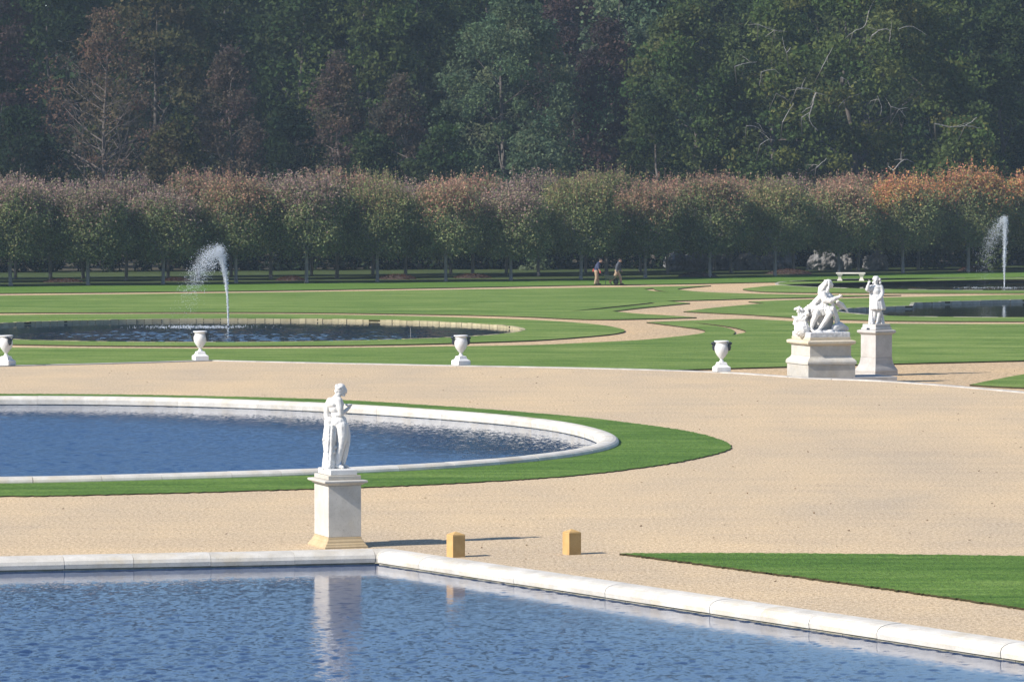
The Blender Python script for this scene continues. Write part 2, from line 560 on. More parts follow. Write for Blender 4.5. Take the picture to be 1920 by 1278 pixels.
def sweep(path, profile, name, mat, parent, out_sign=1.0, gap=0.0035, sub=3, jit=0.004):
    """one stone: profile (u outward, z) swept along a short plan path, ends closed"""
    P = [np.array(p) for p in path]
    V, Fc = [], []
    n = len(profile)
    off = Vector((random.uniform(-jit, jit), random.uniform(-jit, jit), random.uniform(-jit, jit)))
    c = sum(P) / len(P)
    for i, p in enumerate(P):
        t = P[min(i + 1, len(P) - 1)] - P[max(i - 1, 0)]
        t = t / np.linalg.norm(t)
        q = p
        if i == 0: q = p + t * gap
        if i == len(P) - 1: q = p - t * gap
        nrm = np.array([t[1], -t[0]]) * out_sign
        for u, z in profile:
            xy = q + nrm * u - c
            V.append((xy[0] + off.x, xy[1] + off.y, z + off.z))
    for i in range(len(P) - 1):
        for j in range(n):
            k = (j + 1) % n
            Fc.append((i * n + j, i * n + k, (i + 1) * n + k, (i + 1) * n + j))
    Fc.append(tuple(range(n)))
    Fc.append(tuple(reversed(range((len(P) - 1) * n, len(P) * n))))
    me = mesh(V, Fc)
    bm = bmesh.new(); bm.from_mesh(me)
    bmesh.ops.recalc_face_normals(bm, faces=bm.faces)
    bm.to_mesh(me); bm.free()
    return link(name, me, mat, parent, loc=(c[0], c[1], 0))

def along(poly, closed=False):
    P = np.array(poly, float)
    if closed: P = np.vstack([P, P[:1]])
    s = np.concatenate([[0], np.cumsum(np.linalg.norm(np.diff(P, axis=0), axis=1))])
    return P, s

def stones(poly, length, profile, name, mat, parent, closed=False, sign=1.0, sub=2, **kw):
    P, s = along(poly, closed)
    n = max(1, int(round(s[-1] / length)))
    cuts = np.linspace(0, s[-1], n + 1)
    if n > 3:
        cuts[1:-1] += rng.uniform(-0.12, 0.12, n - 1) * length
    for i in range(n):
        tt = np.linspace(cuts[i], cuts[i + 1], sub + 1)
        path = [(np.interp(t, s, P[:, 0]), np.interp(t, s, P[:, 1])) for t in tt]
        sweep(path, profile, name, mat, parent, sign, **kw)

def water_rings(name, loop, z, mat, calm=None, nring=14):
    """water surface as rings from its bank to its middle, with the ripples' strength per vertex"""
    P = np.array(loop); c = P.mean(0); n = len(P)
    V, Fc, A = [], [], []
    for k in range(nring):
        s = (1 - k / nring) ** 1.0
        for p in P:
            q = c + (p - c) * s
            V.append((q[0], q[1], z)); A.append(calm(q) if calm else 1.0)
    V.append((c[0], c[1], z)); A.append(calm(c) if calm else 1.0)
    for k in range(nring - 1):
        for j in range(n):
            i = (j + 1) % n
            Fc.append((k * n + j, k * n + i, (k + 1) * n + i, (k + 1) * n + j))
    for j in range(n):
        Fc.append(((nring - 1) * n + j, (nring - 1) * n + (j + 1) % n, len(V) - 1))
    me = mesh(V, Fc)
    a = me.attributes.new('rough_water', 'FLOAT', 'POINT')
    a.data.foreach_set('value', np.array(A, np.float32))
    o = link(name, me, mat)
    return tag(o, kind='structure')

# ---- plan of the terrace edge, basins and pool
edge_px = [(-900, 716), (-200, 690.5), (0, 684.5), (180, 680.5), (398, 674.2, 'c'), (640, 679.5), (864, 684), (1100, 688.5), (1340, 695.5), (1440, 701.5), (1520, 707.2),
           (1655, 712.5), (1800, 723), (1920, 733.5), (2200, 758), (3000, 830)]
edge = catmull(px(edge_px, 0.05), 1.0)

WZ = -0.19
pw_c = np.array(at(708, 1057, WZ))                    # corner of the front pool
pw_l = np.array(at(0, 1072, WZ))
pw_r = np.array(at(1920, 1242, WZ))
dl = (pw_l - pw_c) / np.linalg.norm(pw_l - pw_c)
dr = (pw_r - pw_c) / np.linalg.norm(pw_r - pw_c)
pool_l = pw_c + dl * 60
pool_r = pw_c + dr * 52
nl = np.array([-dl[1], dl[0]]); nl = nl if nl[1] > 0 else -nl      # outward normals
nr = np.array([-dr[1], dr[0]]); nr = nr if nr[0] > 0 else -nr
def meet(p, d, q, e):
    A = np.array([[d[0], -e[0]], [d[1], -e[1]]])
    s = np.linalg.solve(A, q - p)
    return p + d * s[0]
hole_c = meet(pw_c + nl * 0.42, dl, pw_c + nr * 0.42, dr)
pool_hole = [tuple(pool_l + nl * 0.42), tuple(hole_c), tuple(pool_r + nr * 0.42), (pool_r[0] + 0.4, 24.0), (pool_l[0], 24.0)]

rim_px = [(1155, 824), (1127, 807), (1050, 789.5), (900, 774), (700, 760.5), (500, 750.5), (260, 744), (0, 742.5)]
rim_near = [(0, 896), (250, 889.5), (500, 882.5), (700, 875.5), (900, 864), (1010, 854), (1085, 844), (1140, 832)]
rf = px(rim_px, 0.15); rn = px(rim_near, 0.15)
# the part of the basin left of the picture closes as the same oval
midl = [(-24.0, rf[-1][1] - 1.2), (-30.5, rf[-1][1] - 6), (-35.0, 121), (-36.0, 114), (-34.0, 106), (-28.5, 99.5), (-20.0, 96.6)]
rim = catmull(rf + midl + rn, 0.35, True)
for _ in range(60):                                    # fair the line
    Q = np.array(rim); rim = [tuple(p) for p in (Q * 0.5 + 0.25 * np.roll(Q, 1, 0) + 0.25 * np.roll(Q, -1, 0))]
ring_px = [(1371, 838), (1351, 823.5), (1290, 807.5), (1150, 788), (1050, 777.5), (850, 762), (600, 747.5), (260, 739.5), (0, 737.8)]
ring_near = [(0, 929), (300, 923.5), (700, 911.5), (840, 905.5), (1060, 891.5), (1240, 870.5), (1340, 850.5)]
gf = px(ring_px, 0.03); gn = px(ring_near, 0.03)
gl = [(-25.0, gf[-1][1] - 0.6), (-33.0, gf[-1][1] - 5.5), (-38.5, 122), (-39.5, 113), (-37, 103.5), (-30, 96), (-21, 93.2)]
ring = catmull(gf + gl + gn, 0.09, True)

def offset_loop(loop, d):
    Q = np.array(loop)
    t = np.roll(Q, -1, 0) - np.roll(Q, 1, 0)
    t /= np.linalg.norm(t, axis=1, keepdims=True)
    nrm = np.stack([t[:, 1], -t[:, 0]], 1)
    area = 0.5 * np.sum(Q[:, 0] * np.roll(Q[:, 1], -1) - Q[:, 1] * np.roll(Q[:, 0], -1))
    if area < 0: nrm = -nrm
    return [tuple(p) for p in Q + nrm * d]
rim_in = offset_loop(rim, -0.26)

# ---- upper terrace gravel (one sheet with the basins cut out)
far_edge = edge
upper = [(-700, -60), (700, -60), (700, edge[-1][1] - 60)] + list(reversed(far_edge)) + [(-700, edge[0][1] - 30)]
o = fill_sheet('terrace_gravel', [upper, rim, pool_hole], 0.0, M['gravel'])
tag(o, kind='structure')

# ---- lower garden gravel sheet, out to the woods
C_L, R_L = (-14.05, 197.0), 14.5            # left round basin
C_R, R_R = (33.6, 277.0), 15.4              # far right round basin
b4_px = [(1570, 582), (1600, 577.5), (1640, 575.5), (1711, 573.2, 'c'), (1714, 567.2, 'c'), (1800, 564.5), (1920, 561.6), (2100, 560), (2300, 566),
         (2360, 578), (2250, 590), (2100, 594), (1920, 594.5), (1800, 594), (1700, 592.6), (1640, 590), (1590, 586)]
b4 = catmull(px(b4_px, LAWN), 0.5, True)
lo = [(-700, 60), (700, 60), (700, 700), (-700, 700)]
low_front = [(p[0], p[1] - 0.15) for p in edge]
lower = [(-700, low_front[0][1] - 30)] + low_front + [(700, low_front[-1][1] - 60), (700, 700), (-700, 700)]
o = fill_sheet('garden_gravel', [lower, circle(C_L, R_L), circle(C_R, R_R), b4], LOW, M['gravel_low'])
tag(o, kind='structure')

# ---- lawns
def lawn(name, loops, z, mat, label, thick=0.10, jit=0.02):
    o = fill_sheet(name, loops, z, mat, thick, jit)
    return tag(o, kind='structure')

lawn('basin_lawn', [[(x + random.uniform(-.03, .03), y + random.uniform(-.09, .09)) for x, y in ring], rim], 0.03, M['grass_near'], '', 0.075, 0.0)
fl = catmull(px([(1163, 1037.2, 'c'), (1300, 1036.3), (1600, 1038), (1920, 1042), (2400, 1050, 'c'), (2600, 1240, 'c'), (1920, 1140), (1600, 1094.5), (1300, 1055)], 0.03), 0.07, True)
fl = [(x + random.uniform(-.025, .025), y + random.uniform(-.08, .08)) for x, y in fl]
lawn('corner_lawn', [fl], 0.04, M['grass_near'], '', 0.08, 0.0)

lm = [(-700, 558, 'c'), (-150, 556), (0, 554), (250, 551), (500, 548), (750, 544.3), (1000, 540.6), (1120, 538.7), (1215, 537.4), (1290, 536), (1334, 535.0, 'c'),
      (1300, 538), (1280, 540), (1270, 541.7), (1283, 544), (1320, 547), (1400, 550), (1480, 551.8), (1540, 552.3), (1620, 553), (1690, 552.9, 'c'),
      (1600, 555.2), (1540, 556.6), (1480, 558), (1400, 559.8), (1310, 562.3), (1248, 563.6, 'c'), (1294, 568, 'c'), (1250, 572), (1200, 577), (1147, 583, 'c'),
      (1200, 588), (1260, 591.5), (1306, 594.6, 'c'), (1250, 596.2), (1200, 597.4), (1150, 598.4), (1100, 598.2), (1050, 596.4), (1000, 593.8), (900, 590.6),
      (750, 587.8), (500, 585), (250, 585), (0, 586), (-150, 588), (-700, 596, 'c')]
sl1 = [(1065, 583.8, 'c'), (1120, 577.8), (1180, 571.5), (1222, 567, 'c'), (1230, 568.4, 'c'), (1190, 572.6), (1130, 578.8)]
sl2 = [(1208, 541.8, 'c'), (1225, 540.2, 'c'), (1231, 543.6), (1256, 547.2, 'c'), (1225, 545.4)]
Z = LAWN
lawn('middle_lawn', [catmull(px(lm, Z), 0.7, True), catmull(px(sl1, Z), 0.4, True), catmull(px(sl2, Z), 0.4, True)], LAWN, M['grass_mid'], '')
lr = [(1172, 619.5), (1150, 612.5), (1100, 606), (1000, 599.5), (900, 596), (750, 591.8), (500, 588.2), (250, 588.2), (0, 590.5), (-120, 594), (-250, 602), (-310, 613),
      (-320, 619), (-290, 628), (-180, 638), (0, 644.3), (250, 647.8), (500, 648), (750, 645.2), (900, 641), (1000, 637.5), (1100, 630.5), (1155, 624.8)]
lawn('round_basin_lawn', [catmull(px(lr, Z), 0.6, True), circle(C_L, R_L)], LAWN, M['grass_mid'], '')
lr2 = [(1393, 542), (1420, 537.8), (1480, 533), (1560, 530), (1660, 527.8), (1800, 525), (1920, 523.4), (2080, 524), (2250, 528), (2350, 535), (2373, 541), (2300, 546),
       (2100, 548.5), (1920, 549.2), (1700, 549), (1540, 548.4), (1440, 546.8)]
lawn('far_basin_lawn', [catmull(px(lr2, Z), 0.8, True), circle(C_R, R_R)], LAWN, M['grass_mid'], '')
r1 = [(1281, 583.5, 'c'), (1340, 576.5), (1400, 571), (1434, 568.3, 'c'), (1403, 565, 'c'), (1450, 563.4), (1540, 560.5), (1600, 559), (1690, 556.8), (1800, 554.4), (1920, 552.2),
      (2500, 549, 'c'), (2600, 604, 'c'), (1920, 602), (1700, 601.3), (1580, 598.6), (1480, 594.4), (1400, 589.2), (1340, 586.4)]
lawn('right_lawn', [catmull(px(r1, Z), 0.7, True), b4], LAWN, M['grass_mid'], '')
ff = [(-700, 647), (0, 651), (250, 652.6), (500, 653), (750, 650.3), (1000, 646.3), (1100, 642), (1200, 637), (1270, 630.3), (1310, 625.5), (1323, 621), (1312, 616.5), (1280, 612),
      (1240, 607), (1212, 603.6, 'c'), (1260, 602), (1300, 600.5), (1360, 598.2), (1400, 597.6), (1450, 599.8), (1500, 602.4), (1580, 605.3), (1750, 607), (1920, 607), (2600, 609, 'c'),
      (2600, 658, 'c'), (1920, 675.2), (1690, 680.8), (1480, 686.6), (1340, 690.5), (1140, 697), (900, 704), (400, 712), (-700, 735, 'c')]
cr = [(1296, 604.6, 'c'), (1325, 606.5), (1355, 610), (1385, 615.5), (1399, 621.3), (1391, 624.3), (1373, 627.6, 'c'), (1378, 622.5), (1370, 616.2), (1345, 610.8), (1320, 607.6)]
ff[0] = (-700, 647, 'c')
lawn('front_garden_lawn', [catmull(px(ff, Z), 0.6, True), catmull(px(cr, Z), 0.3, True)], LAWN, M['grass_mid'], '')
lc = [(1818, 720.5, 'c'), (1868, 710.5), (1920, 701), (2150, 672, 'c'), (2400, 735, 'c'), (1920, 725.8), (1860, 723.2)]
lawn('side_lawn', [catmull(px(lc, Z), 0.4, True)], LAWN, M['grass_mid'], '')
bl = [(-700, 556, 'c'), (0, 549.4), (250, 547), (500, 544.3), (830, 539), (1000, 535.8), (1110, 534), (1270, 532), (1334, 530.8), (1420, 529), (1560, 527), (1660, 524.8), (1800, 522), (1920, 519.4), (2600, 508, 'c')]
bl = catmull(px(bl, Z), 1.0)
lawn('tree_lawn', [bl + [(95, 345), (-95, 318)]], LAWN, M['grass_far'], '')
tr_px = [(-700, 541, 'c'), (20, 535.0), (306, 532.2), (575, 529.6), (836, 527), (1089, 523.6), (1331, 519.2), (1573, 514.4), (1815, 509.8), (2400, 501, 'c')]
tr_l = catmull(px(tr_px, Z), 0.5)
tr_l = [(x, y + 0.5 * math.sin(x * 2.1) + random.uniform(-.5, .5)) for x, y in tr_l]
o = fill_sheet('painted_shade_turf', [tr_l + [(98, 352), (-95, 318)]], LAWN + 0.008, M['painted_shade'], 0.0)  # darker sheet under the rows: tree shade put into the turf colour
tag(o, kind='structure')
hx = np.linspace(-420, 420, 43); hy = np.linspace(408, 690, 24)
HV = [(x, y, -0.5 + 37 * (1 - math.exp(-((y - 408) / 62.0) ** 1.4)) * (0.9 + 0.1 * math.sin(x * 0.03 + 1)) + 0.8 * math.sin(x * 0.19 + y * 0.11)) for y in hy for x in hx]
HF = [(j * 43 + i, j * 43 + i + 1, (j + 1) * 43 + i + 1, (j + 1) * 43 + i) for j in range(23) for i in range(42)]
tag(link('hill', mesh(HV, HF, True), M['hill']), kind='structure')
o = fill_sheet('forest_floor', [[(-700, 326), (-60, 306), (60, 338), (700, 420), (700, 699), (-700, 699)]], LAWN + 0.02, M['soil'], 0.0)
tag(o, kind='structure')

# ---- water: real ripples, a sum of many small wind waves, calmer under the banks
def wave_sheet(name, x0, x1, y0, y1, step, z, mat, calm, inside, lam, slope, wind, seed, spread=0.9):
    r = np.random.default_rng(seed)
    nx, ny = int((x1 - x0) / step) + 1, int((y1 - y0) / step) + 1
    gx, gy = np.meshgrid(np.linspace(x0, x1, nx), np.linspace(y0, y1, ny))
    h = np.zeros_like(gx)
    nw = 46
    for k in range(nw):
        L_ = math.exp(r.uniform(math.log(lam[0]), math.log(lam[1])))
        kk = 2 * math.pi / L_
        a = wind + r.normal(0, spread)
        am = slope / kk * math.sqrt(2.0 / nw) * 1.0
        # each train's strength drifts, so that the pattern never repeats
        env = 1 + 0.6 * np.sin(gx * r.uniform(.1, .5) + gy * r.uniform(.1, .5) + r.uniform(0, 6))
        h += am * env * np.sin(kk * (math.cos(a) * gx + math.sin(a) * gy) + r.uniform(0, 6.28))
    cf = calm(gx, gy)
    gust = 0.85 + 0.25 * np.sin(gx * 0.21 + 0.33 * gy + 1) * np.sin(gy * 0.17 - 0.12 * gx + 2)
    h *= cf * gust
    V = np.stack([gx.ravel(), gy.ravel(), (z + h).ravel()], 1)
    i = np.arange(nx * ny).reshape(ny, nx)
    Q = np.stack([i[:-1, :-1], i[:-1, 1:], i[1:, 1:], i[1:, :-1]], -1).reshape(-1, 4)
    keep = inside(gx, gy).ravel()
    Q = Q[keep[Q].any(axis=1)]
    used = np.unique(Q); remap = np.full(nx * ny, -1, np.int64); remap[used] = np.arange(len(used))
    V = V[used]; Q = remap[Q]; cf = np.clip(cf.ravel()[used], 0, 1)
    me = bpy.data.meshes.new(name)
    me.vertices.add(len(V)); me.vertices.foreach_set('co', V.astype(np.float32).ravel())
    me.loops.add(len(Q) * 4); me.loops.foreach_set('vertex_index', Q.astype(np.int32).ravel())
    me.polygons.add(len(Q)); me.polygons.foreach_set('loop_start', np.arange(len(Q), dtype=np.int32) * 4)
    me.polygons.foreach_set('loop_total', np.full(len(Q), 4, np.int32))
    me.polygons.foreach_set('use_smooth', np.ones(len(Q), bool))
    me.update(calc_edges=True)
    at_r = me.attributes.new('ruffled', 'FLOAT', 'POINT')
    at_r.data.foreach_set('value', cf.astype(np.float32))
    return tag(link(name, me, mat), kind='structure')
def smooth01(t):
    t = np.clip(t, 0, 1)
    return t * t * (3 - 2 * t)
M['water_pool'] = mat_water('front pool water', (0.020, 0.050, 0.136), 0.24, 11.0, (1.0, 0.6, 1), banks=[(-nl[0], -nl[1], -float(np.dot(nl, pw_c))), (-nr[0], -nr[1], -float(np.dot(nr, pw_c)))], reach=9.0, rough=0.13)
M['water_oval'] = mat_water('oval basin water', (0.022, 0.064, 0.165), 0.14, 10.0, (1.0, 0.6, 1), rough=0.22)
M['water_left'] = mat_water('round basin water', (0.012, 0.030, 0.066), 0.05, 6.0, (1.0, 1.0, 1), rough=0.07)
M['water_right'] = mat_water('dark basin water', (0.008, 0.012, 0.010), 0.05, 4.0, (1, 1, 1))
def pool_in(x, y):
    d1 = (x - pw_c[0]) * nl[0] + (y - pw_c[1]) * nl[1]
    d2 = (x - pw_c[0]) * nr[0] + (y - pw_c[1]) * nr[1]
    return (d1 < 0.12) & (d2 < 0.12)
def pool_calm(x, y):
    d1 = -((x - pw_c[0]) * nl[0] + (y - pw_c[1]) * nl[1])
    d2 = -((x - pw_c[0]) * nr[0] + (y - pw_c[1]) * nr[1])
    return np.minimum(0.2 + 0.8 * smooth01((d1 - 0.5) / 7.5), 0.55 + 0.45 * smooth01((d2 - 0.2) / 5.0))
wave_sheet('pool_water', -12.0, 12.0, 54.0, pw_c[1] + 0.3, 0.048, WZ, M['water_pool'], pool_calm, pool_in, (0.17, 0.48), 0.135, R(-60), 11)
# the rest of the pool, nearer than the picture shows
o = fill_sheet('pool_water', [[tuple(pool_l), tuple(pw_c), tuple(pool_r), (pool_r[0], 24.0), (pool_l[0], 24.0)]], WZ - 0.06, M['water_pool'])
tag(o, kind='structure')
RI = np.array(rim_in)
def poly_in(loop):
    Q = np.array(loop)
    def f(x, y):
        c = np.zeros(x.shape, bool)
        j = len(Q) - 1
        for i in range(len(Q)):
            xi, yi = Q[i]; xj, yj = Q[j]
            m = ((yi > y) != (yj > y)) & (x < (xj - xi) * (y - yi) / (yj - yi + 1e-12) + xi)
            c ^= m
            j = i
        return c
    return f
RS = RI[::6]
def oval_calm(x, y):
    best = np.full(x.shape, 1e9); by = np.zeros(x.shape)
    for q in RS:
        d = (x - q[0]) ** 2 + (y - q[1]) ** 2
        m = d < best
        best = np.where(m, d, best); by = np.where(m, q[1], by)
    dist = np.sqrt(best)
    far = np.clip((by - 104.0) / 6.0, 0, 1)
    lo_ = 0.10 + 0.9 * smooth01((dist - 1.0) / 9.0)
    return far * lo_ + (1 - far)
o = fill_sheet('oval_basin_water', [offset_loop(rim_in, 0.1)], -0.17, M['water_oval'])
tag(o, kind='structure')
wave_sheet('oval_basin_water', -22.0, 3.6, 94.0, 136.0, 0.066, -0.11, M['water_oval'], oval_calm, poly_in(offset_loop(rim_in, 0.1)[::3]), (0.22, 0.52), 0.125, R(-60), 12)
def left_calm(x, y):
    d = np.hypot((x - C_L[0] - 1.5) / 13.0, (y - C_L[1] + 4.5) / 10.5)
    return 0.10 + 0.9 * np.clip(1.15 - d ** 2.4, 0, 1)
wave_sheet('round_basin_water', C_L[0] - 14.8, C_L[0] + 14.8, C_L[1] - 14.8, C_L[1] + 14.8, 0.10, -0.37, M['water_left'], left_calm, poly_in(circle(C_L, R_L + 0.1, 120)), (0.35, 1.0), 0.13, R(-70), 13)
def right_calm(x, y):
    d = np.hypot((x - C_R[0] + 2.0) / 9.0, (y - C_R[1] + 4.0) / 5.0)
    return 0.08 + 1.2 * np.clip(1 - d * d, 0, 1)
wave_sheet('far_basin_water', C_R[0] - 15.6, C_R[0] + 15.6, C_R[1] - 15.6, C_R[1] + 15.6, 0.2, -0.45, M['water_right'], right_calm, poly_in(circle(C_R, R_R + 0.1, 120)), (0.8, 2.2), 0.14, R(-70), 14)
Q4 = np.array(b4)
wave_sheet('side_basin_water', Q4[:, 0].min() - 0.3, Q4[:, 0].max() + 0.3, Q4[:, 1].min() - 0.3, Q4[:, 1].max() + 0.3, 0.2, -0.42, M['water_right'], lambda x, y: np.full(x.shape, 0.16), poly_in(offset_loop(b4, 0.1)), (0.6, 2.0), 0.14, R(-70), 15)

# ---- coping of the front pool: stones with a mossy lower course
prof_top = [(-0.025, -0.155), (-0.035, -0.075), (-0.01, -0.010), (0.05, 0.030), (0.14, 0.055), (0.26, 0.068), (0.47, 0.070), (0.50, 0.05), (0.50, -0.10)]
prof_low = [(0.005, -0.8), (0.005, -0.158), (0.30, -0.158), (0.30, -0.8)]
pe = empty('pool_edge', (0, 0, 0))
tag(pe, 'white rounded stone edge around the blue pool in the foreground', 'stone edge')
cl_ = [tuple(pw_c + dl * 0.05), tuple(pool_l)]
crn = [tuple(pw_c + dr * 0.05), tuple(pool_r)]
stones(cl_, 1.55, prof_top, 'coping_stone', M['coping'], pe, sign=1.0 if np.dot(np.array([dl[1], -dl[0]]), nl) > 0 else -1.0, sub=1)
stones(cl_, 2.1, prof_low, 'lower_stone', M['coping_wet'], pe, sign=1.0 if np.dot(np.array([dl[1], -dl[0]]), nl) > 0 else -1.0, sub=1)
stones(crn, 1.55, prof_top, 'coping_stone', M['coping'], pe, sign=1.0 if np.dot(np.array([dr[1], -dr[0]]), nr) > 0 else -1.0, sub=1)
stones(crn, 2.1, prof_low, 'lower_stone', M['coping_wet'], pe, sign=1.0 if np.dot(np.array([dr[1], -dr[0]]), nr) > 0 else -1.0, sub=1)
# mitred stone on the corner
cv, cf = [], []
for dd, nn in ((dl, nl), (dr, nr)):
    for u, z in prof_top:
        base = meet(pw_c + nl * u, dl, pw_c + nr * u, dr) if False else pw_c + dd * 0.045 + nn * u
        cv.append((base[0], base[1], z))
    for u, z in prof_top:
        b = meet(pw_c + nl * u, dl, pw_c + nr * u, dr)
        cv.append((b[0], b[1], z))
n_ = len(prof_top)
for s in (0, 2 * n_):
    for j in range(n_):
        k = (j + 1) % n_
        cf.append((s + j, s + k, s + n_ + k, s + n_ + j))
    cf.append(tuple(range(s, s + n_)))
me = mesh(cv, cf)
bm = bmesh.new(); bm.from_mesh(me); bmesh.ops.remove_doubles(bm, verts=bm.verts, dist=1e-4); bmesh.ops.recalc_face_normals(bm, faces=bm.faces); bm.to_mesh(me); bm.free()
link('coping_stone', me, M['coping'], pe)

# ---- rim of the oval basin
prof_rim = [(-0.26, -0.09), (-0.27, 0.05), (-0.25, 0.10), (-0.19, 0.14), (-0.10, 0.162), (0.0, 0.168), (0.10, 0.162), (0.19, 0.14), (0.25, 0.10), (0.27, 0.05), (0.27, -0.1)]
prof_rim_low = [(-0.235, -0.6), (-0.235, -0.095), (0.2, -0.095), (0.2, -0.6)]
oe = empty('basin_rim', (0, 0, 0))
tag(oe, 'white half-round stone rim of the large oval basin inside a green lawn ring', 'basin rim')
area = np.sum(np.array(rim)[:, 0] * np.roll(np.array(rim)[:, 1], -1) - np.array(rim)[:, 1] * np.roll(np.array(rim)[:, 0], -1))
sg = 1.0 if area > 0 else -1.0
stones(rim, 1.6, prof_rim, 'rim_stone', M['coping'], oe, True, sg, sub=5, jit=0.003, gap=0.004)
stones(rim, 2.4, prof_rim_low, 'lower_stone', M['coping_wet'], oe, True, sg, sub=7, jit=0.002)

# ---- stone edge of the terrace
prof_edge = [(-0.16, -0.10), (-0.16, 0.03), (-0.145, 0.042), (0.125, 0.042), (0.14, 0.03), (0.14, -0.6), (-0.16, -0.6)]
te = empty('terrace_edge', (0, 0, 0))
tag(te, 'long low white stone kerb along the far edge of the gravel terrace', 'kerb')
vis_edge = [p for p in edge if -34 < p[0] < 34]
corner_i = min(range(len(vis_edge)), key=lambda i: abs(vis_edge[i][0] - at(398, 674.2, 0.05)[0]))
for seg in (vis_edge[:corner_i + 1], vis_edge[corner_i:]):
    stones(seg, 2.2, prof_edge, 'kerb_stone', M['kerb'], te, sign=-1.0, sub=2)

# ---- walls of the garden basins
def basin_wall(name, loop, top, bottom, mat, label, length):
    e = empty(name, (0, 0, 0))
    tag(e, label, 'basin wall')
    Q = np.array(loop)
    ar = np.sum(Q[:, 0] * np.roll(Q[:, 1], -1) - Q[:, 1] * np.roll(Q[:, 0], -1))
    stones(loop, length, [(0.0, bottom), (0.0, top), (0.22, top), (0.22, bottom)], 'wall_stone', mat, e, True, 1.0 if ar > 0 else -1.0, sub=2, jit=0.012, gap=0.012)
    return e
basin_wall('basin_wall', circle(C_L, R_L - 0.02), LAWN + 0.004, -0.8, M['wall_yellow'], 'pale yellow stone wall inside the round fountain basin on the left', 0.45)
basin_wall('basin_wall', circle(C_R, R_R - 0.02), LAWN + 0.004, -0.8, M['wall_grey'], 'stone wall of the farthest round fountain basin on the right', 1.2)
basin_wall('basin_wall', offset_loop(b4, -0.02), LAWN + 0.004, -0.8, M['wall_grey'], 'grey stone wall of the dark basin behind the standing statue', 0.8)

# ---- a few dry leaves blown over the terrace gravel
r = np.random.default_rng(21)
n = 420
yy = r.uniform(60, 155, n); xx = r.uniform(-0.13, 0.13, n) * yy
in_pool = pool_in(xx, yy) | poly_in(ring[::12])(xx, yy)
xx, yy = xx[~in_pool], yy[~in_pool]
n = len(xx)
cen = np.stack([xx, yy, np.full(n, 0.012)], 1)
a = r.normal(0, 1, (n, 3)) * np.array([1, 1, 0.25]); a /= np.linalg.norm(a, axis=1, keepdims=True)
b = np.cross(a, r.normal(0, 0.2, (n, 3)) + np.array([0, 0, 1.0])); b /= np.linalg.norm(b, axis=1, keepdims=True)
L_ = r.uniform(0.02, 0.05, n)[:, None]
V = np.stack([cen + a * L_, cen + b * L_ * 0.6, cen - a * L_, cen - b * L_ * 0.6], 1).reshape(-1, 3)
V[:, 2] = np.maximum(V[:, 2], 0.004)
cc = np.array([(0.12, 0.07, 0.035), (0.08, 0.05, 0.03), (0.16, 0.10, 0.04)])[r.integers(0, 3, n)]
o = link('dry_leaves', mesh_quads(V, n, np.repeat(cc, 4, axis=0)), M['leaf'])
tag(o, 'dry brown leaves scattered thinly over the gravel terrace', 'leaves', kind='stuff')
# ================================================================== STATUES, PEDESTALS, VASES, SMALL STONEWORK
def capsule(p0, r0, p1, r1, seg=12, cap=4):
    p0, p1 = np.array(p0, float), np.array(p1, float)
    d = p1 - p0
    L = np.linalg.norm(d)
    d = d / L if L > 1e-6 else np.array([0, 0, 1.0])
    up = np.array([1.0, 0, 0]) if abs(d[2]) > 0.9 else np.array([0, 0, 1.0])
    u = np.cross(d, up); u /= np.linalg.norm(u); v = np.cross(d, u)
    rings = []
    for i in range(cap + 1):
        a = -math.pi / 2 + (math.pi / 2) * i / cap
        rings.append((p0 + d * r0 * math.sin(a), r0 * math.cos(a)))
    for i in range(cap + 1):
        a = (math.pi / 2) * i / cap
        rings.append((p1 + d * r1 * math.sin(a), r1 * math.cos(a)))
    V, Fc = [], []
    for c, r in rings:
        r = max(r, 1e-4)
        for j in range(seg):
            t = 2 * math.pi * j / seg
            V.append(c + u * r * math.cos(t) + v * r * math.sin(t))
    n = len(rings)
    for i in range(n - 1):
        for j in range(seg):
            k = (j + 1) % seg
            Fc.append((i * seg + j, i * seg + k, (i + 1) * seg + k, (i + 1) * seg + j))
    Fc.append(tuple(reversed(range(seg))))
    Fc.append(tuple(range((n - 1) * seg, n * seg)))
    return V, Fc

def ellipsoid(c, r, rot=(0, 0, 0), seg=14, rings=9):
    Mx = Matrix.Rotation(rot[2], 3, 'Z') @ Matrix.Rotation(rot[1], 3, 'Y') @ Matrix.Rotation(rot[0], 3, 'X')
    V, Fc = [], []
    for i in range(rings + 1):
        a = -math.pi / 2 + math.pi * i / rings
        for j in range(seg):
            t = 2 * math.pi * j / seg
            p = Mx @ Vector((r[0] * max(math.cos(a), 1e-3) * math.cos(t), r[1] * max(math.cos(a), 1e-3) * math.sin(t), r[2] * math.sin(a)))
            V.append((p.x + c[0], p.y + c[1], p.z + c[2]))
    for i in range(rings):
        for j in range(seg):
            k = (j + 1) % seg
            Fc.append((i * seg + j, i * seg + k, (i + 1) * seg + k, (i + 1) * seg + j))
    Fc.append(tuple(reversed(range(seg))))
    Fc.append(tuple(range(rings * seg, (rings + 1) * seg)))
    return V, Fc

def chain(pts, radii):
    return [capsule(pts[i], radii[i], pts[i + 1], radii[i + 1]) for i in range(len(pts) - 1)]

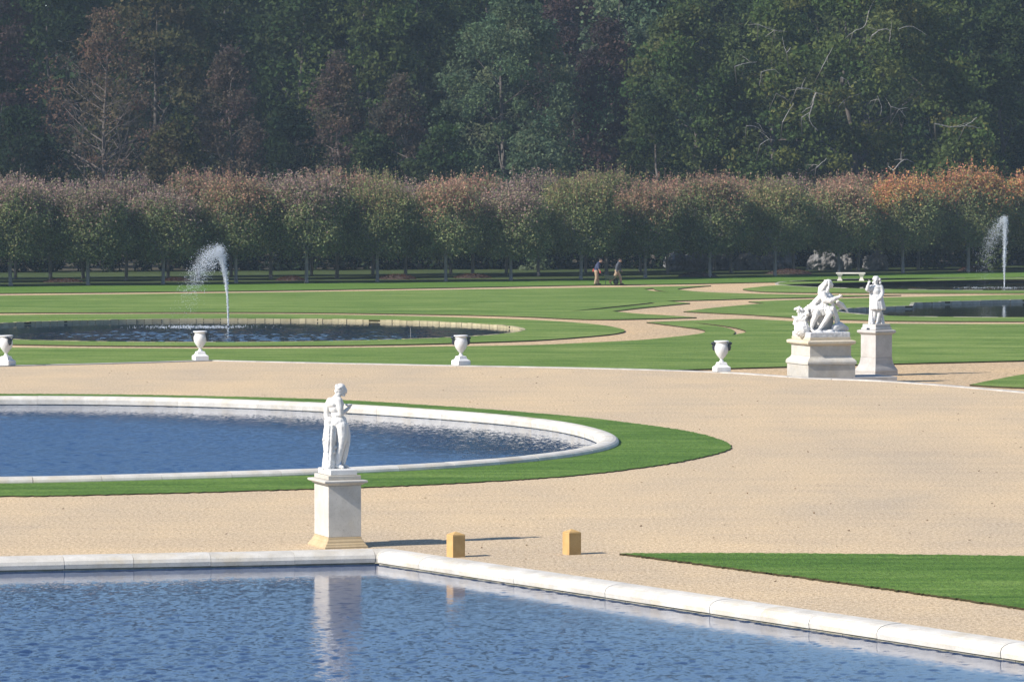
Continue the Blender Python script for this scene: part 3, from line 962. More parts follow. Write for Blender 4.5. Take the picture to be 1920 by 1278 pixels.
def sculpt(name, parts, voxel, mat, parent, smooth=4, relief=0.0, relief_size=0.15):
    """fuse overlapping volumes into one carved surface"""
    V, Fc = merge_parts(parts)
    tmp_me = mesh(V, Fc)
    bm = bmesh.new(); bm.from_mesh(tmp_me); bmesh.ops.recalc_face_normals(bm, faces=bm.faces); bm.to_mesh(tmp_me); bm.free()
    tmp = bpy.data.objects.new(name + '_tmp', tmp_me)
    C.objects.link(tmp)
    md = tmp.modifiers.new('r', 'REMESH'); md.mode = 'VOXEL'; md.voxel_size = voxel
    ms = tmp.modifiers.new('s', 'SMOOTH'); ms.iterations = smooth; ms.factor = 0.5
    if relief > 0:
        tx = bpy.data.textures.new(name + '_relief', 'CLOUDS'); tx.noise_scale = relief_size; tx.noise_depth = 3
        dp = tmp.modifiers.new('d', 'DISPLACE'); dp.texture = tx; dp.strength = relief; dp.mid_level = 0.5
    dg = bpy.context.evaluated_depsgraph_get()
    me = bpy.data.meshes.new_from_object(tmp.evaluated_get(dg))
    bpy.data.objects.remove(tmp)
    me.materials.clear()
    me.polygons.foreach_set('use_smooth', np.ones(len(me.polygons), bool))
    return link(name, me, mat, parent)

def block_part(name, prof, wx, wy, mat, parent, bev=0.008):
    me = mesh(*rect_stack(prof, wx, wy))
    bevelled(me, bev, 1)
    return link(name, me, mat, parent)

def rot2(x, y, th):
    return (x * math.cos(th) - y * math.sin(th), x * math.sin(th) + y * math.cos(th))

def corner_center(p, hx, hy, th):
    dx, dy = rot2(-hx, -hy, th)
    return (p[0] - dx, p[1] - dy)

# ---------------- near pedestal and statue
TH1 = R(20.0)
W1, D1 = 0.68, 0.94
c1 = corner_center(at(609, 1029), W1 / 2 + 0.11, D1 / 2 + 0.11, TH1)
pd = empty('pedestal', (c1[0], c1[1], 0), TH1)
tag(pd, 'tall pale stone pedestal with an ochre foot on the gravel by the front pool', 'pedestal')
block_part('foot', [(0.11, -0.1), (0.11, 0.035), (0.085, 0.05), (0.075, 0.085), (0.045, 0.10), (0.04, 0.135), (0.012, 0.17), (0.006, 0.215)], W1, D1, M['pedestal_ochre'], pd)
block_part('shaft', [(0.0, 0.217), (0.0, 1.235)], W1, D1, M['pedestal'], pd)
block_part('cornice', [(0.006, 1.238), (0.03, 1.25), (0.05, 1.275), (0.105, 1.29), (0.112, 1.325), (0.105, 1.335), (0.04, 1.345)], W1, D1, M['pedestal'], pd)
block_part('cap', [(0.0, 1.347), (0.0, 1.43)], W1, D1, M['pedestal'], pd)

st = empty('statue', (c1[0], c1[1], 1.432))
tag(st, 'white marble nude standing figure with bowed head, holding a cup, on the near pedestal', 'statue')
pl = block_part('plinth', [(-0.06, 0.0), (-0.06, 0.115)], W1, D1, M['marble'], st, 0.012)
pl.rotation_euler = (0, 0, TH1)
Zs = 0.118
def P1(cx, cy, y=0.0):
    return ((cx - 365) / 607.0, y, Zs + (1150 - cy) / 607.0)
A = []
A += [ellipsoid(P1(402, 190), (0.105, 0.092, 0.108), (0, R(40), 0)),            # skull, bowed
      ellipsoid(P1(436, 222), (0.066, 0.064, 0.088), (0, R(38), 0)),            # face
      ellipsoid(P1(468, 236), (0.022, 0.018, 0.036), (0, R(35), 0)),            # nose
      ellipsoid(P1(442, 270), (0.034, 0.036, 0.028)),                           # chin
      ellipsoid(P1(448, 196), (0.05, 0.07, 0.022), (0, R(38), 0)),              # brow
      ellipsoid(P1(358, 222), (0.05, 0.07, 0.055))]                             # hair gathered at the nape
for k in range(22):
    a = k / 22 * 2 * math.pi
    A.append(ellipsoid((P1(398, 175)[0] + 0.082 * math.cos(a), 0.082 * math.sin(a), P1(398, 176)[2] + 0.045 * math.cos(a) * -0.5 + 0.02 * math.cos(5 * a)), (0.03, 0.03, 0.028)))
A += chain([P1(392, 238), P1(365, 285, 0.0), P1(345, 320, 0.01)], [0.066, 0.066, 0.09])
# trunk
A += [ellipsoid(P1(335, 365), (0.17, 0.205, 0.125), (0, R(-8), 0)),
      ellipsoid(P1(350, 420), (0.15, 0.18, 0.14)),
      ellipsoid(P1(365, 500), (0.125, 0.155, 0.13)),
      ellipsoid(P1(385, 585), (0.16, 0.185, 0.13)),
      ellipsoid(P1(410, 640, -0.05), (0.13, 0.12, 0.12)),
      ellipsoid(P1(400, 640, 0.07), (0.12, 0.11, 0.12)),
      ellipsoid(P1(400, 380, 0.0), (0.075, 0.13, 0.08))]
# weight-bearing leg (near), thigh to foot
A += chain([P1(420, 640, -0.08), P1(428, 760, -0.085), P1(412, 870, -0.08), P1(385, 960, -0.06), P1(368, 1095, -0.05)], [0.125, 0.108, 0.078, 0.078, 0.05])
A += chain([P1(360, 1120, -0.06), P1(430, 1135, -0.11)], [0.05, 0.032])
# relaxed leg (far), knee pushed forward
A += chain([P1(430, 640, 0.09), P1(462, 760, 0.07), P1(470, 850, 0.05), P1(450, 960, 0.08), P1(432, 1090, 0.1)], [0.11, 0.10, 0.075, 0.072, 0.045])
A += chain([P1(430, 1118, 0.1), P1(482, 1135, 0.04)], [0.045, 0.03])
# near arm bent, the hand carries the cup
A += chain([P1(385, 330, -0.16), P1(405, 420, -0.19), P1(412, 492, -0.17)], [0.078, 0.062, 0.052])
A += chain([P1(412, 492, -0.17), P1(465, 455, -0.13), P1(510, 415, -0.08)], [0.05, 0.042, 0.03])
A += [ellipsoid(P1(518, 405, -0.07), (0.035, 0.03, 0.02), (0, R(-40), 0))]
for k in range(4):
    A += chain([P1(516, 408, -0.095 + 0.018 * k), P1(534, 394, -0.1 + 0.02 * k), P1(541, 380, -0.09 + 0.018 * k)], [0.012, 0.011, 0.009])
A += chain([P1(505, 420, -0.10), P1(505, 398, -0.115)], [0.013, 0.010])
# far arm hanging behind to the trunk of a tree
A += chain([P1(275, 345, 0.10), P1(236, 410, 0.12), P1(226, 510, 0.10), P1(250, 590, 0.04), P1(300, 612, 0.0)], [0.078, 0.062, 0.052, 0.045, 0.04])
for k in range(4):
    A += chain([P1(295, 612, 0.03 - 0.02 * k), P1(318, 630 + 3 * k, 0.03 - 0.025 * k), P1(325, 655 + 3 * k, 0.03 - 0.025 * k)], [0.013, 0.012, 0.01])
figure = sculpt('figure', A, 0.0095, M['marble'], st, 2, 0.009, 0.05)
# support: stump with drapery
B = []
B += chain([P1(262, 590, 0.05), P1(265, 720, 0.04), P1(262, 860, 0.03), P1(250, 1000, 0.02), P1(245, 1140, 0.0)], [0.10, 0.095, 0.09, 0.10, 0.115])
for k in range(9):
    u = k / 8
    x0 = 215 + 130 * u
    yy = -0.06 - 0.08 * math.sin(math.pi * u) - 0.03 * (k % 2)
    B += chain([P1(x0 + 8, 660 - 30 * math.sin(math.pi * u), yy), P1(x0 + rng.uniform(-14, 14), 800, yy - 0.02), P1(x0 - 8 + rng.uniform(-14, 14), 960, yy), P1(x0 - 18 + rng.uniform(-12, 12), 1140, yy)],
               [0.03, 0.024 + 0.014 * rng.random(), 0.024 + 0.014 * rng.random(), 0.034])
B += chain([P1(250, 700, -0.09), P1(300, 668, -0.13), P1(350, 690, -0.11), P1(368, 780, -0.05)], [0.03, 0.034, 0.03, 0.024])
for k in range(18):
    B.append(ellipsoid(P1(300 + rng.uniform(-28, 40), 700 + rng.uniform(0, 260), -0.13 + rng.uniform(-0.02, 0.03)), (0.034, 0.028, 0.045), (0, rng.uniform(-1, 1), 0)))
sculpt('tree_support', B, 0.0105, M['marble'], st, 0, 0.022, 0.05)
cup = link('cup', mesh(*lathe([(0.012, 0.0), (0.03, 0.004), (0.055, 0.02), (0.07, 0.05), (0.066, 0.05), (0.045, 0.022), (0.001, 0.012)], 20), True), M['marble_grey'], st)
cup.location = (P1(500, 400)[0], -0.085, P1(500, 398)[2] - 0.01)

# ---------------- seated statue and its broad pedestal
TH2 = R(20.0)
W2, D2 = 1.64, 1.66
c2 = corner_center(at(1515, 706.7, 0.0), W2 / 2 + 0.13, D2 / 2 + 0.13, TH2)
pd = empty('pedestal', (c2[0], c2[1], 0), TH2)
tag(pd, 'broad cream stone pedestal carrying the seated statue at the terrace edge', 'pedestal')
link('base_slab', bevelled(mesh(*box(0.85, -0.1, -0.16, 3.5, 1.75, 0.24)), 0.012, 1), M['pedestal_cool'], pd)
block_part('plinth', [(0.115, -0.038), (0.115, 0.43)], W2, D2, M['pedestal'], pd)
block_part('base_moulding', [(0.15, 0.432), (0.158, 0.50), (0.15, 0.55), (0.11, 0.61), (0.06, 0.65), (0.02, 0.69), (0.006, 0.74)], W2, D2, M['pedestal'], pd)
block_part('shaft', [(0.0, 0.742), (0.0, 1.115)], W2, D2, M['pedestal'], pd)
block_part('cornice', [(0.01, 1.117), (0.03, 1.14), (0.09, 1.165), (0.13, 1.19), (0.135, 1.27), (0.12, 1.29), (0.03, 1.315)], W2, D2, M['pedestal_warm'], pd)
block_part('cap', [(-0.01, 1.317), (-0.01, 1.42)], W2, D2, M['pedestal_warm'], pd)

st = empty('statue', (c2[0], c2[1], 1.422))
tag(st, 'white marble seated figure with long curls leaning over gathered drapery, on the broad pedestal', 'statue')
def P2(cx, cy, y=0.0):
    return ((cx - 625) / 508.0, y, (1200 - cy) / 508.0)
# carved ground
A = []
for k in range(26):
    x, y = rng.uniform(-0.72, 0.72), rng.uniform(-0.6, 0.6)
    xr, yr = rot2(x, y, TH2)
    A.append(ellipsoid((xr, yr, 0.16), (0.20, 0.20, 0.10 + 0.06 * rng.random()), (rng.uniform(-.3, .3), rng.uniform(-.3, .3), rng.uniform(0, 3))))
vb, fb = box(0, 0, 0.085, 1.60, 1.60, 0.19)
A.append(([Matrix.Rotation(TH2, 3, 'Z') @ Vector(p) for p in vb], fb))
A += chain([P2(870, 1030, -0.35), P2(960, 1000, -0.2), P2(1090, 1060, 0.0)], [0.14, 0.16, 0.10])
sculpt('carved_ground', A, 0.022, M['marble_grey'], st, 2, 0.02, 0.12)
A = []
# seat hidden beneath cloth
A += [ellipsoid(P2(650, 900, 0.15), (0.42, 0.36, 0.50)), ellipsoid(P2(560, 800, 0.25), (0.42, 0.30, 0.42))]
# trunk
A += chain([P2(640, 650, 0.05), P2(650, 530, 0.03), P2(680, 410, 0.0)], [0.25, 0.225, 0.20])
A += [ellipsoid(P2(670, 430, 0.0), (0.20, 0.27, 0.17), (0, R(15), 0)), ellipsoid(P2(760, 480, -0.05), (0.13, 0.17, 0.16))]
# neck, head in profile to the right
A += chain([P2(715, 360, 0.0), P2(755, 270, -0.01)], [0.09, 0.085])
A += [ellipsoid(P2(768, 222, -0.01), (0.125, 0.105, 0.15), (0, R(8), 0)), ellipsoid(P2(812, 250, -0.02), (0.07, 0.075, 0.105)),
      ellipsoid(P2(838, 252, -0.02), (0.026, 0.02, 0.035)), ellipsoid(P2(825, 292, -0.02), (0.035, 0.04, 0.03))]
# lap and thighs towards the viewer, shins down to the feet
A += chain([P2(590, 700, 0.0), P2(540, 720, -0.28), P2(515, 780, -0.46)], [0.21, 0.19, 0.125])
A += chain([P2(515, 780, -0.46), P2(460, 910, -0.48), P2(425, 1040, -0.46)], [0.12, 0.10, 0.065])
A += chain([P2(420, 1062, -0.46), P2(455, 1085, -0.66)], [0.06, 0.04])
A += chain([P2(690, 700, -0.02), P2(740, 720, -0.3), P2(765, 775, -0.46)], [0.20, 0.185, 0.125])
A += chain([P2(765, 775, -0.46), P2(690, 900, -0.52), P2(590, 1030, -0.56)], [0.12, 0.10, 0.065])
A += chain([P2(585, 1050, -0.56), P2(530, 1078, -0.68)], [0.06, 0.042])
# near arm to the front, forearm and hands
A += chain([P2(650, 420, -0.24), P2(690, 520, -0.33), P2(775, 540, -0.36)], [0.125, 0.115, 0.105])
A += chain([P2(775, 540, -0.36), P2(860, 500, -0.34), P2(925, 480, -0.30)], [0.105, 0.085, 0.05])
A += chain([P2(760, 430, 0.2), P2(850, 500, 0.05), P2(930, 470, -0.15)], [0.11, 0.08, 0.05])
A += [ellipsoid(P2(950, 465, -0.27), (0.055, 0.05, 0.04)), ellipsoid(P2(968, 455, -0.2), (0.05, 0.045, 0.05))]
for k in range(4):
    A += chain([P2(958, 450 + 8 * k, -0.31 + 0.03 * k), P2(985, 432 + 12 * k, -0.31 + 0.03 * k), P2(1003, 446 + 12 * k, -0.29 + 0.03 * k)], [0.021, 0.02, 0.017])
A += chain([P2(945, 445, -0.25), P2(965, 412, -0.27)], [0.021, 0.016])
sculpt('figure', A, 0.014, M['marble'], st, 1, 0.028, 0.06)
# long curled hair
A = [ellipsoid(P2(755, 205, 0.0), (0.13, 0.12, 0.13)), ellipsoid(P2(748, 290, -0.06), (0.075, 0.07, 0.16)), ellipsoid(P2(735, 360, -0.09), (0.07, 0.07, 0.12)), ellipsoid(P2(748, 290, 0.06), (0.075, 0.07, 0.16))]
for side in (-1, 1):
    for k in range(7):
        u = k / 6
        x0 = 700 + 62 * u
        pts = [P2(x0, 172 + 14 * u, side * 0.08)]
        for j in range(1, 6):
            t = j / 5
            pts.append(P2(x0 - 60 * t * (1 - u) + 14 * math.sin(4 * t + k) - 30 * t, 175 + 215 * t, side * (0.10 + 0.04 * math.sin(3 * t + k))))
        A += chain(pts, [0.045, 0.05, 0.045, 0.05, 0.042, 0.03])
for k in range(6):
    A += chain([P2(690 - 8 * k, 190 + 10 * k, -0.1 + 0.04 * k), P2(635 - 6 * k, 290, -0.12 + 0.05 * k), P2(600 - 4 * k, 395, -0.12 + 0.05 * k)], [0.05, 0.055, 0.035])
sculpt('hair', A, 0.013, M['marble'], st, 0, 0.03, 0.035)
# cloak and gathered folds
A = []
for k in range(11):
    u = k / 10
    A += chain([P2(590 - 20 * u, 470 + 50 * u, 0.18 - 0.34 * u), P2(470 - 30 * u, 600 + 60 * u, 0.22 - 0.45 * u), P2(330 + 20 * u, 700 + 40 * u, 0.22 - 0.5 * u), P2(200 + 60 * rng.random(), 900 + 90 * rng.random(), 0.1 - 0.5 * u)],
               [0.07, 0.065, 0.06, 0.05])
for k in range(16):                     # breeches and coat skirts over the lap
    u = k / 15
    A += chain([P2(470 + 340 * u, 620 + 20 * math.sin(9 * u), -0.22 - 0.1 * math.sin(3 * u)), P2(450 + 380 * u + rng.uniform(-20, 20), 700, -0.42), P2(420 + 430 * u + rng.uniform(-25, 25), 800 + 40 * math.sin(7 * u), -0.42 + 0.1 * abs(u - 0.5))],
               [0.045, 0.05, 0.03])
for k in range(9):                      # cloth falling on the right
    u = k / 8
    A += chain([P2(810 + 40 * u, 560 + 30 * u, -0.3 + 0.3 * u), P2(850 + 40 * u, 720, -0.34 + 0.35 * u), P2(880 + 60 * u, 880, -0.32 + 0.35 * u), P2(900 + 60 * u, 1010, -0.3 + 0.35 * u)],
               [0.045, 0.05, 0.05, 0.06])
A += chain([P2(930, 560, -0.12), P2(1010, 620, -0.12), P2(1070, 680, -0.12), P2(1110, 745, -0.12)], [0.075, 0.085, 0.05, 0.032])
A += chain([P2(920, 590, 0.0), P2(1000, 660, 0.0), P2(1060, 690, 0.0)], [0.08, 0.07, 0.04])
sculpt('drapery', A, 0.014, M['marble'], st, 0, 0.045, 0.05)
# heap of masks, books and garlands at the left
A = []
for k in range(34):
    x, y = rng.uniform(130, 370), rng.uniform(700, 1070)
    A.append(ellipsoid(P2(x, y, rng.uniform(-0.5, 0.0)), (rng.uniform(.04, .10), rng.uniform(.04, .1), rng.uniform(.04, .11)), tuple(rng.uniform(-1, 1, 3))))
for k in range(14):
    x = rng.uniform(140, 380)
    A += chain([P2(x, 760 + rng.uniform(0, 60), -0.45), P2(x - 40 + rng.uniform(-30, 60), 880, -0.52), P2(x - 30 + rng.uniform(-40, 40), 1010, -0.5)], [0.035, 0.03, 0.025])
A += chain([P2(130, 690, -0.2), P2(210, 670, -0.2), P2(290, 720, -0.2)], [0.04, 0.07, 0.05])
A += chain([P2(85, 830, -0.3), P2(180, 870, -0.35), P2(110, 960, -0.35)], [0.035, 0.1, 0.05])
A += chain([P2(240, 940, -0.3), P2(260, 1060, -0.4)], [0.24, 0.30])
sculpt('mask_heap', A, 0.014, M['marble'], st, 0, 0.045, 0.05)

# ---------------- standing statue with the slender pedestal
TH3 = R(37.0)
W3 = 0.84
c3 = corner_center(at(1641, 705.4, LOW), W3 / 2 + 0.16, W3 / 2 + 0.16, TH3)
pd = empty('pedestal', (c3[0], c3[1], LOW), TH3)
tag(pd, 'tall narrow grey stone pedestal under the standing statue', 'pedestal')
block_part('plinth', [(0.16, -0.05), (0.16, 0.125)], W3, W3, M['pedestal_cool'], pd)
block_part('base_moulding', [(0.155, 0.127), (0.158, 0.20), (0.13, 0.27), (0.08, 0.36), (0.04, 0.46), (0.015, 0.58), (0.006, 0.69)], W3, W3, M['pedestal_cool'], pd)
block_part('shaft', [(0.0, 0.692), (0.0, 1.54)], W3, W3, M['pedestal_cool'], pd)
block_part('cornice', [(0.01, 1.542), (0.02, 1.57), (0.08, 1.61), (0.105, 1.64), (0.105, 1.71), (0.03, 1.735)], W3, W3, M['pedestal_cool'], pd)
block_part('cap', [(-0.005, 1.737), (-0.005, 1.80), (-0.04, 1.83), (-0.05, 1.95)], W3, W3, M['pedestal_cool'], pd)
pq = link('plaque', mesh(*box(0, 0, 0, 0.02, 0.15, 0.075)), M['bronze'], pd)
pq.location = (-W3 / 2 + 0.0, 0.0, 1.772)

st = empty('statue', (c3[0], c3[1], LOW + 1.952))
tag(st, 'pale marble standing figure in a long coat with one hand raised, on the narrow pedestal', 'statue')
def P3(cx, cy, y=0.0):
    return ((cx - 490) / 550.0, y, (1140 - cy) / 550.0)
A = []
A += [ellipsoid(P3(482, 222), (0.095, 0.10, 0.125)), ellipsoid(P3(468, 240, -0.06), (0.065, 0.06, 0.09)), ellipsoid(P3(460, 245, -0.125), (0.02, 0.03, 0.03)), ellipsoid(P3(466, 285, -0.09), (0.035, 0.035, 0.03))]
A += chain([P3(482, 290), P3(485, 350)], [0.075, 0.09])
A += [ellipsoid(P3(485, 385), (0.215, 0.14, 0.13)), ellipsoid(P3(485, 470, -0.02), (0.19, 0.16, 0.19)), ellipsoid(P3(490, 580, -0.02), (0.19, 0.17, 0.2))]
# coat skirts flaring to the knee
for k in range(18):
    a = k / 18 * 2 * math.pi
    A += chain([P3(490 + 95 * math.cos(a), 560, 0.14 * math.sin(a)), P3(505 + 118 * math.cos(a), 700, 0.2 * math.sin(a)), P3(520 + 135 * math.cos(a), 815, 0.235 * math.sin(a))], [0.06, 0.062 + 0.012 * (k % 2), 0.05 + 0.018 * (k % 2)])
A += [ellipsoid(P3(510, 720), (0.22, 0.2, 0.2))]
# legs
A += chain([P3(470, 820, 0.0), P3(455, 930, 0.0), P3(430, 1100, 0.03)], [0.10, 0.075, 0.045])
A += chain([P3(420, 1122, 0.02), P3(400, 1130, -0.12)], [0.045, 0.032])
A += chain([P3(545, 820, -0.05), P3(545, 930, -0.09), P3(505, 1090, -0.1)], [0.10, 0.078, 0.046])
A += chain([P3(500, 1118, -0.1), P3(475, 1130, -0.22)], [0.046, 0.032])
# raised arm on the left
A += chain([P3(385, 375, -0.02), P3(320, 440, -0.08), P3(290, 420, -0.14)], [0.10, 0.085, 0.075])
A += chain([P3(290, 420, -0.14), P3(305, 340, -0.18), P3(318, 290, -0.19)], [0.082, 0.065, 0.04])
A += [ellipsoid(P3(320, 272, -0.19), (0.04, 0.028, 0.045))]
A += chain([P3(318, 262, -0.19), P3(322, 238, -0.19), P3(323, 212, -0.19)], [0.017, 0.015, 0.012])
for k in range(3):
    A += chain([P3(328 + 6 * k, 265, -0.19), P3(338 + 7 * k, 252, -0.2), P3(340 + 6 * k, 268, -0.22)], [0.016, 0.015, 0.012])
A += chain([P3(305, 275, -0.19), P3(292, 258, -0.2)], [0.016, 0.013])
# other arm bent to the hip
A += chain([P3(575, 375, 0.0), P3(605, 470, -0.04), P3(590, 540, -0.12)], [0.105, 0.09, 0.08])
A += chain([P3(590, 540, -0.12), P3(560, 590, -0.2), P3(540, 605, -0.23)], [0.08, 0.06, 0.042])
A += [ellipsoid(P3(532, 615, -0.24), (0.04, 0.03, 0.032))]
for k in range(4):
    A += chain([P3(528, 606 + 8 * k, -0.25), P3(508, 612 + 9 * k, -0.255), P3(502, 626 + 8 * k, -0.25)], [0.014, 0.013, 0.011])
sculpt('figure', A, 0.015, M['marble_grey'], st, 2, 0.014, 0.07)
A = []
for k in range(30):
    a = rng.uniform(0, 2 * math.pi)
    x, y = 492 + 62 * math.cos(a), 0.10 * math.sin(a)
    if math.sin(a) < -0.6: continue
    zz = rng.uniform(170, 310)
    A.append(ellipsoid(P3(x + (zz - 170) * 0.1 * math.cos(a), zz, y), (0.045, 0.045, 0.055)))
A.append(ellipsoid(P3(485, 185, 0.01), (0.11, 0.11, 0.09)))
sculpt('curled_wig', A, 0.012, M['marble_grey'], st, 0, 0.025, 0.03)
A = chain([P3(372, 480, 0.05), P3(368, 700, 0.05), P3(365, 900, 0.04), P3(365, 1130, 0.02)], [0.055, 0.05, 0.055, 0.085])
A += chain([P3(395, 490, 0.0), P3(400, 700, 0.02), P3(395, 950, 0.0), P3(395, 1130, 0.0)], [0.04, 0.045, 0.05, 0.07])
for k in range(16):
    A.append(ellipsoid(P3(rng.uniform(430, 640), rng.uniform(1000, 1130), rng.uniform(0.0, 0.25)), (0.06, 0.06, 0.07), tuple(rng.uniform(-1, 1, 3))))
A += chain([P3(590, 900, 0.12), P3(610, 1010, 0.12), P3(625, 1120, 0.1)], [0.06, 0.07, 0.08])
sculpt('cloak_support', A, 0.016, M['marble_grey'], st, 1, 0.02, 0.06)

# ---------------- vases along the terrace edge
def make_vase(loc, rz, label):
    e = empty('vase', loc, rz)
    tag(e, label, 'vase', 'white marble vases along the terrace edge')
    prof = [(0.0, 0.0), (0.0, 0.16), (-0.03, 0.185), (-0.075, 0.215), (-0.10, 0.26), (-0.115, 0.33), (-0.16, 0.345)]
    b = mesh(*rect_stack(prof, 0.54, 0.54)); bevelled(b, 0.008, 1)
    p = link('base', b, M['vase'], e, rz=R(28))
    bowl = [(0.10, 0.346), (0.105, 0.36), (0.085, 0.375), (0.06, 0.41), (0.052, 0.44), (0.06, 0.46), (0.085, 0.485), (0.14, 0.55), (0.19, 0.62), (0.235, 0.71), (0.256, 0.80),
            (0.258, 0.88), (0.245, 0.95), (0.222, 1.0), (0.212, 1.03), (0.222, 1.06), (0.262, 1.085), (0.275, 1.10), (0.275, 1.125), (0.262, 1.135), (0.21, 1.135), (0.19, 1.10), (0.18, 0.95), (0.0, 0.9)]
    link('bowl', mesh(*lathe(bowl, 36), True), M['vase'], e)
    for s in (-1, 1):
        A = []
        A += [ellipsoid((s * 0.28, 0, 0.93), (0.065, 0.10, 0.11)), ellipsoid((s * 0.295, 0, 0.84), (0.05, 0.07, 0.075)), ellipsoid((s * 0.33, 0, 0.90), (0.035, 0.025, 0.035))]
        for q in (-1, 1):
            A += chain([(s * 0.28, q * 0.04, 0.98), (s * 0.345, q * 0.09, 1.03), (s * 0.31, q * 0.14, 1.06), (s * 0.25, q * 0.16, 1.05)], [0.045, 0.04, 0.034, 0.026])
        A += chain([(s * 0.275, 0, 0.85), (s * 0.262, 0, 0.76)], [0.03, 0.015])
        sculpt('mask_handle', A, 0.012, M['bronze'], e, 1)
    return e

def edge_point(x):
    """point on the terrace edge seen at photo column x"""
    for p, q in zip(edge[:-1], edge[1:]):
        a, b = 960 + F_PX * p[0] / p[1], 960 + F_PX * q[0] / q[1]
        if a <= x <= b:
            t = (x - a) / (b - a)
            return (p[0] + (q[0] - p[0]) * t, p[1] + (q[1] - p[1]) * t)
for x, rz, lab in ((9, R(-52), 'white vase with dark mask handles, cut off by the left edge of the picture'),
                   (374, R(-8), 'white vase with dark handles in front of the left fountain'),
                   (864, R(4), 'white vase with dark handles between the fountain and the seated statue, alone at mid-picture'),
                   (1354, R(-12), 'white vase with dark handles nearest to the seated statue')):
    p = edge_point(x)
    make_vase((p[0], p[1] + 0.22, 0.045), rz, lab)

# ---------------- sandstone bollards
def bollard(p, th, label):
    e = empty('bollard', (p[0], p[1], 0), th)
    tag(e, label, 'bollard', 'golden sandstone bollards beside the pool')
    b = mesh(*rect_stack([(0.0, -0.1), (0.0, 0.425), (-0.012, 0.437)], 0.27, 0.27)); bevelled(b, 0.006, 1)
    link('block', b, M['sandstone'], e)
    link('pointed_top', mesh(*rect_stack([(-0.008, 0.438), (-0.125, 0.49), (-0.134, 0.493)], 0.27, 0.27)), M['sandstone'], e)
bollard(corner_center(at(849, 1045), 0.135, 0.135, R(28)), R(28), 'golden stone bollard with a pointed top, the one nearer the statue')
bollard(corner_center(at(1067, 1040), 0.135, 0.135, R(28)), R(28), 'golden stone bollard with a pointed top, the one farther from the statue')

# ---------------- stone bench
pb = at(1595, 526.5, LAWN)
e = empty('bench', (pb[0], pb[1], LAWN), R(-4))
tag(e, 'pale stone bench on two thick feet beside the far gravel path', 'bench')
link('seat', bevelled(mesh(*rect_stack([(-0.03, 0.0), (0.0, 0.03), (0.0, 0.10), (-0.02, 0.12)], 2.05, 0.55)), 0.008, 1), M['bench'], e, loc=(0, 0, 0.47))
for s in (-1, 1):
    prof = [(0.05, 0.0), (0.05, 0.06), (0.01, 0.10), (-0.03, 0.2), (-0.03, 0.28), (0.02, 0.38), (0.06, 0.43), (0.06, 0.468)]
    link('foot', bevelled(mesh(*rect_stack(prof, 0.26, 0.40)), 0.006, 1), M['bench'], e, loc=(s * 0.76, 0, 0))

# ---------------- thin stake in the left basin
ps = at(770, 631, -0.37)
o = link('stake', mesh(*tubes([((0, 0, -0.3), 0.018, (0.0, 0, 0.42), 0.016)], 8)), M['bark'], loc=(ps[0], ps[1], -0.37))
tag(o, 'thin upright stake standing in the left round basin', 'stake')

# ---------------- fountains
def fountain(base, path, spread, dens, n, label, water_z, seed):
    r = np.random.default_rng(seed)
    e = empty('fountain', (base[0], base[1], water_z))
    tag(e, label, 'fountain')
    link('nozzle', mesh(*lathe([(0.07, -0.2), (0.07, 0.02), (0.04, 0.05), (0.03, 0.09)], 14)), M['bronze'], e)
    Pp = np.array([(p[0], 0, p[1]) for p in path])
    s = np.concatenate([[0], np.cumsum(np.linalg.norm(np.diff(Pp, axis=0), axis=1))])
    # jet: ragged tapering column
    jl = []
    top = 4
    for i in range(60):
        a, b = i / 60 * s[top], (i + 1) / 60 * s[top]
        f = lambda t: np.array([np.interp(t, s, Pp[:, 0]) + 0.012 * (t / s[top]) * math.sin(t * 17), 0.01 * math.sin(t * 23), np.interp(t, s, Pp[:, 2])])
        ra = 0.013 + 0.018 * (a / s[top]) + 0.012 * r.random() * (a / s[top])
        jl.append((f(a), ra, f(b), 0.013 + 0.018 * (b / s[top])))
    link('jet', mesh(*tubes(jl, 6), True), M['spray'], e)
    # drops
    dw = np.array(dens, float)
    cum = np.concatenate([[0], np.cumsum((dw[1:] + dw[:-1]) / 2 * np.diff(s))])
    u = np.interp(r.uniform(0, cum[-1], n), cum, s)
    px_ = np.interp(u, s, Pp[:, 0]); pz_ = np.interp(u, s, Pp[:, 2])
    sg = np.interp(u, s, spread)
    pos = np.stack([px_ + r.normal(0, 1, n) * sg, r.normal(0, 1, n) * sg * 0.8, pz_ + r.normal(0, 1, n) * sg], 1)
    pos[:, 2] = np.maximum(pos[:, 2], 0.02)
    size = r.uniform(0.006, 0.020, n) * np.where(r.random(n) < 0.12, 1.5, 1.0) * np.interp(u, s, np.linspace(1.25, 0.62, len(s)))
    oc = np.array([(1, 0, 0), (-1, 0, 0), (0, 1, 0), (0, -1, 0), (0, 0, 1), (0, 0, -1)], float)
    tri = np.array([(0, 2, 4), (2, 1, 4), (1, 3, 4), (3, 0, 4), (2, 0, 5), (1, 2, 5), (3, 1, 5), (0, 3, 5)])
    V = (pos[:, None, :] + oc[None, :, :] * size[:, None, None] * r.uniform(0.7, 1.3, (n, 6, 1)))
    T = V[:, tri, :].reshape(-1, 3)
    me = mesh_quads(T, n * 8, None, k=3)
    o = link('spray', me, M['spray'], e)
    o['kind'] = 'stuff'
    # splash where the water falls back
    sx = path[-1][0]
    m = 700
    q = np.stack([sx + 0.9 + r.normal(0, 1.3, m), r.normal(0, 0.9, m), np.abs(r.normal(0, 0.02, m)) + 0.004], 1)
    V = q[:, None, :] + oc[None] * r.uniform(0.008, 0.02, (m, 1, 1))
    o = link('splash', mesh_quads(V[:, tri, :].reshape(-1, 3), m * 8, None, k=3), M['spray'], e)
    o['kind'] = 'stuff'
    return e
jl_ = at(428, 613, -0.37)
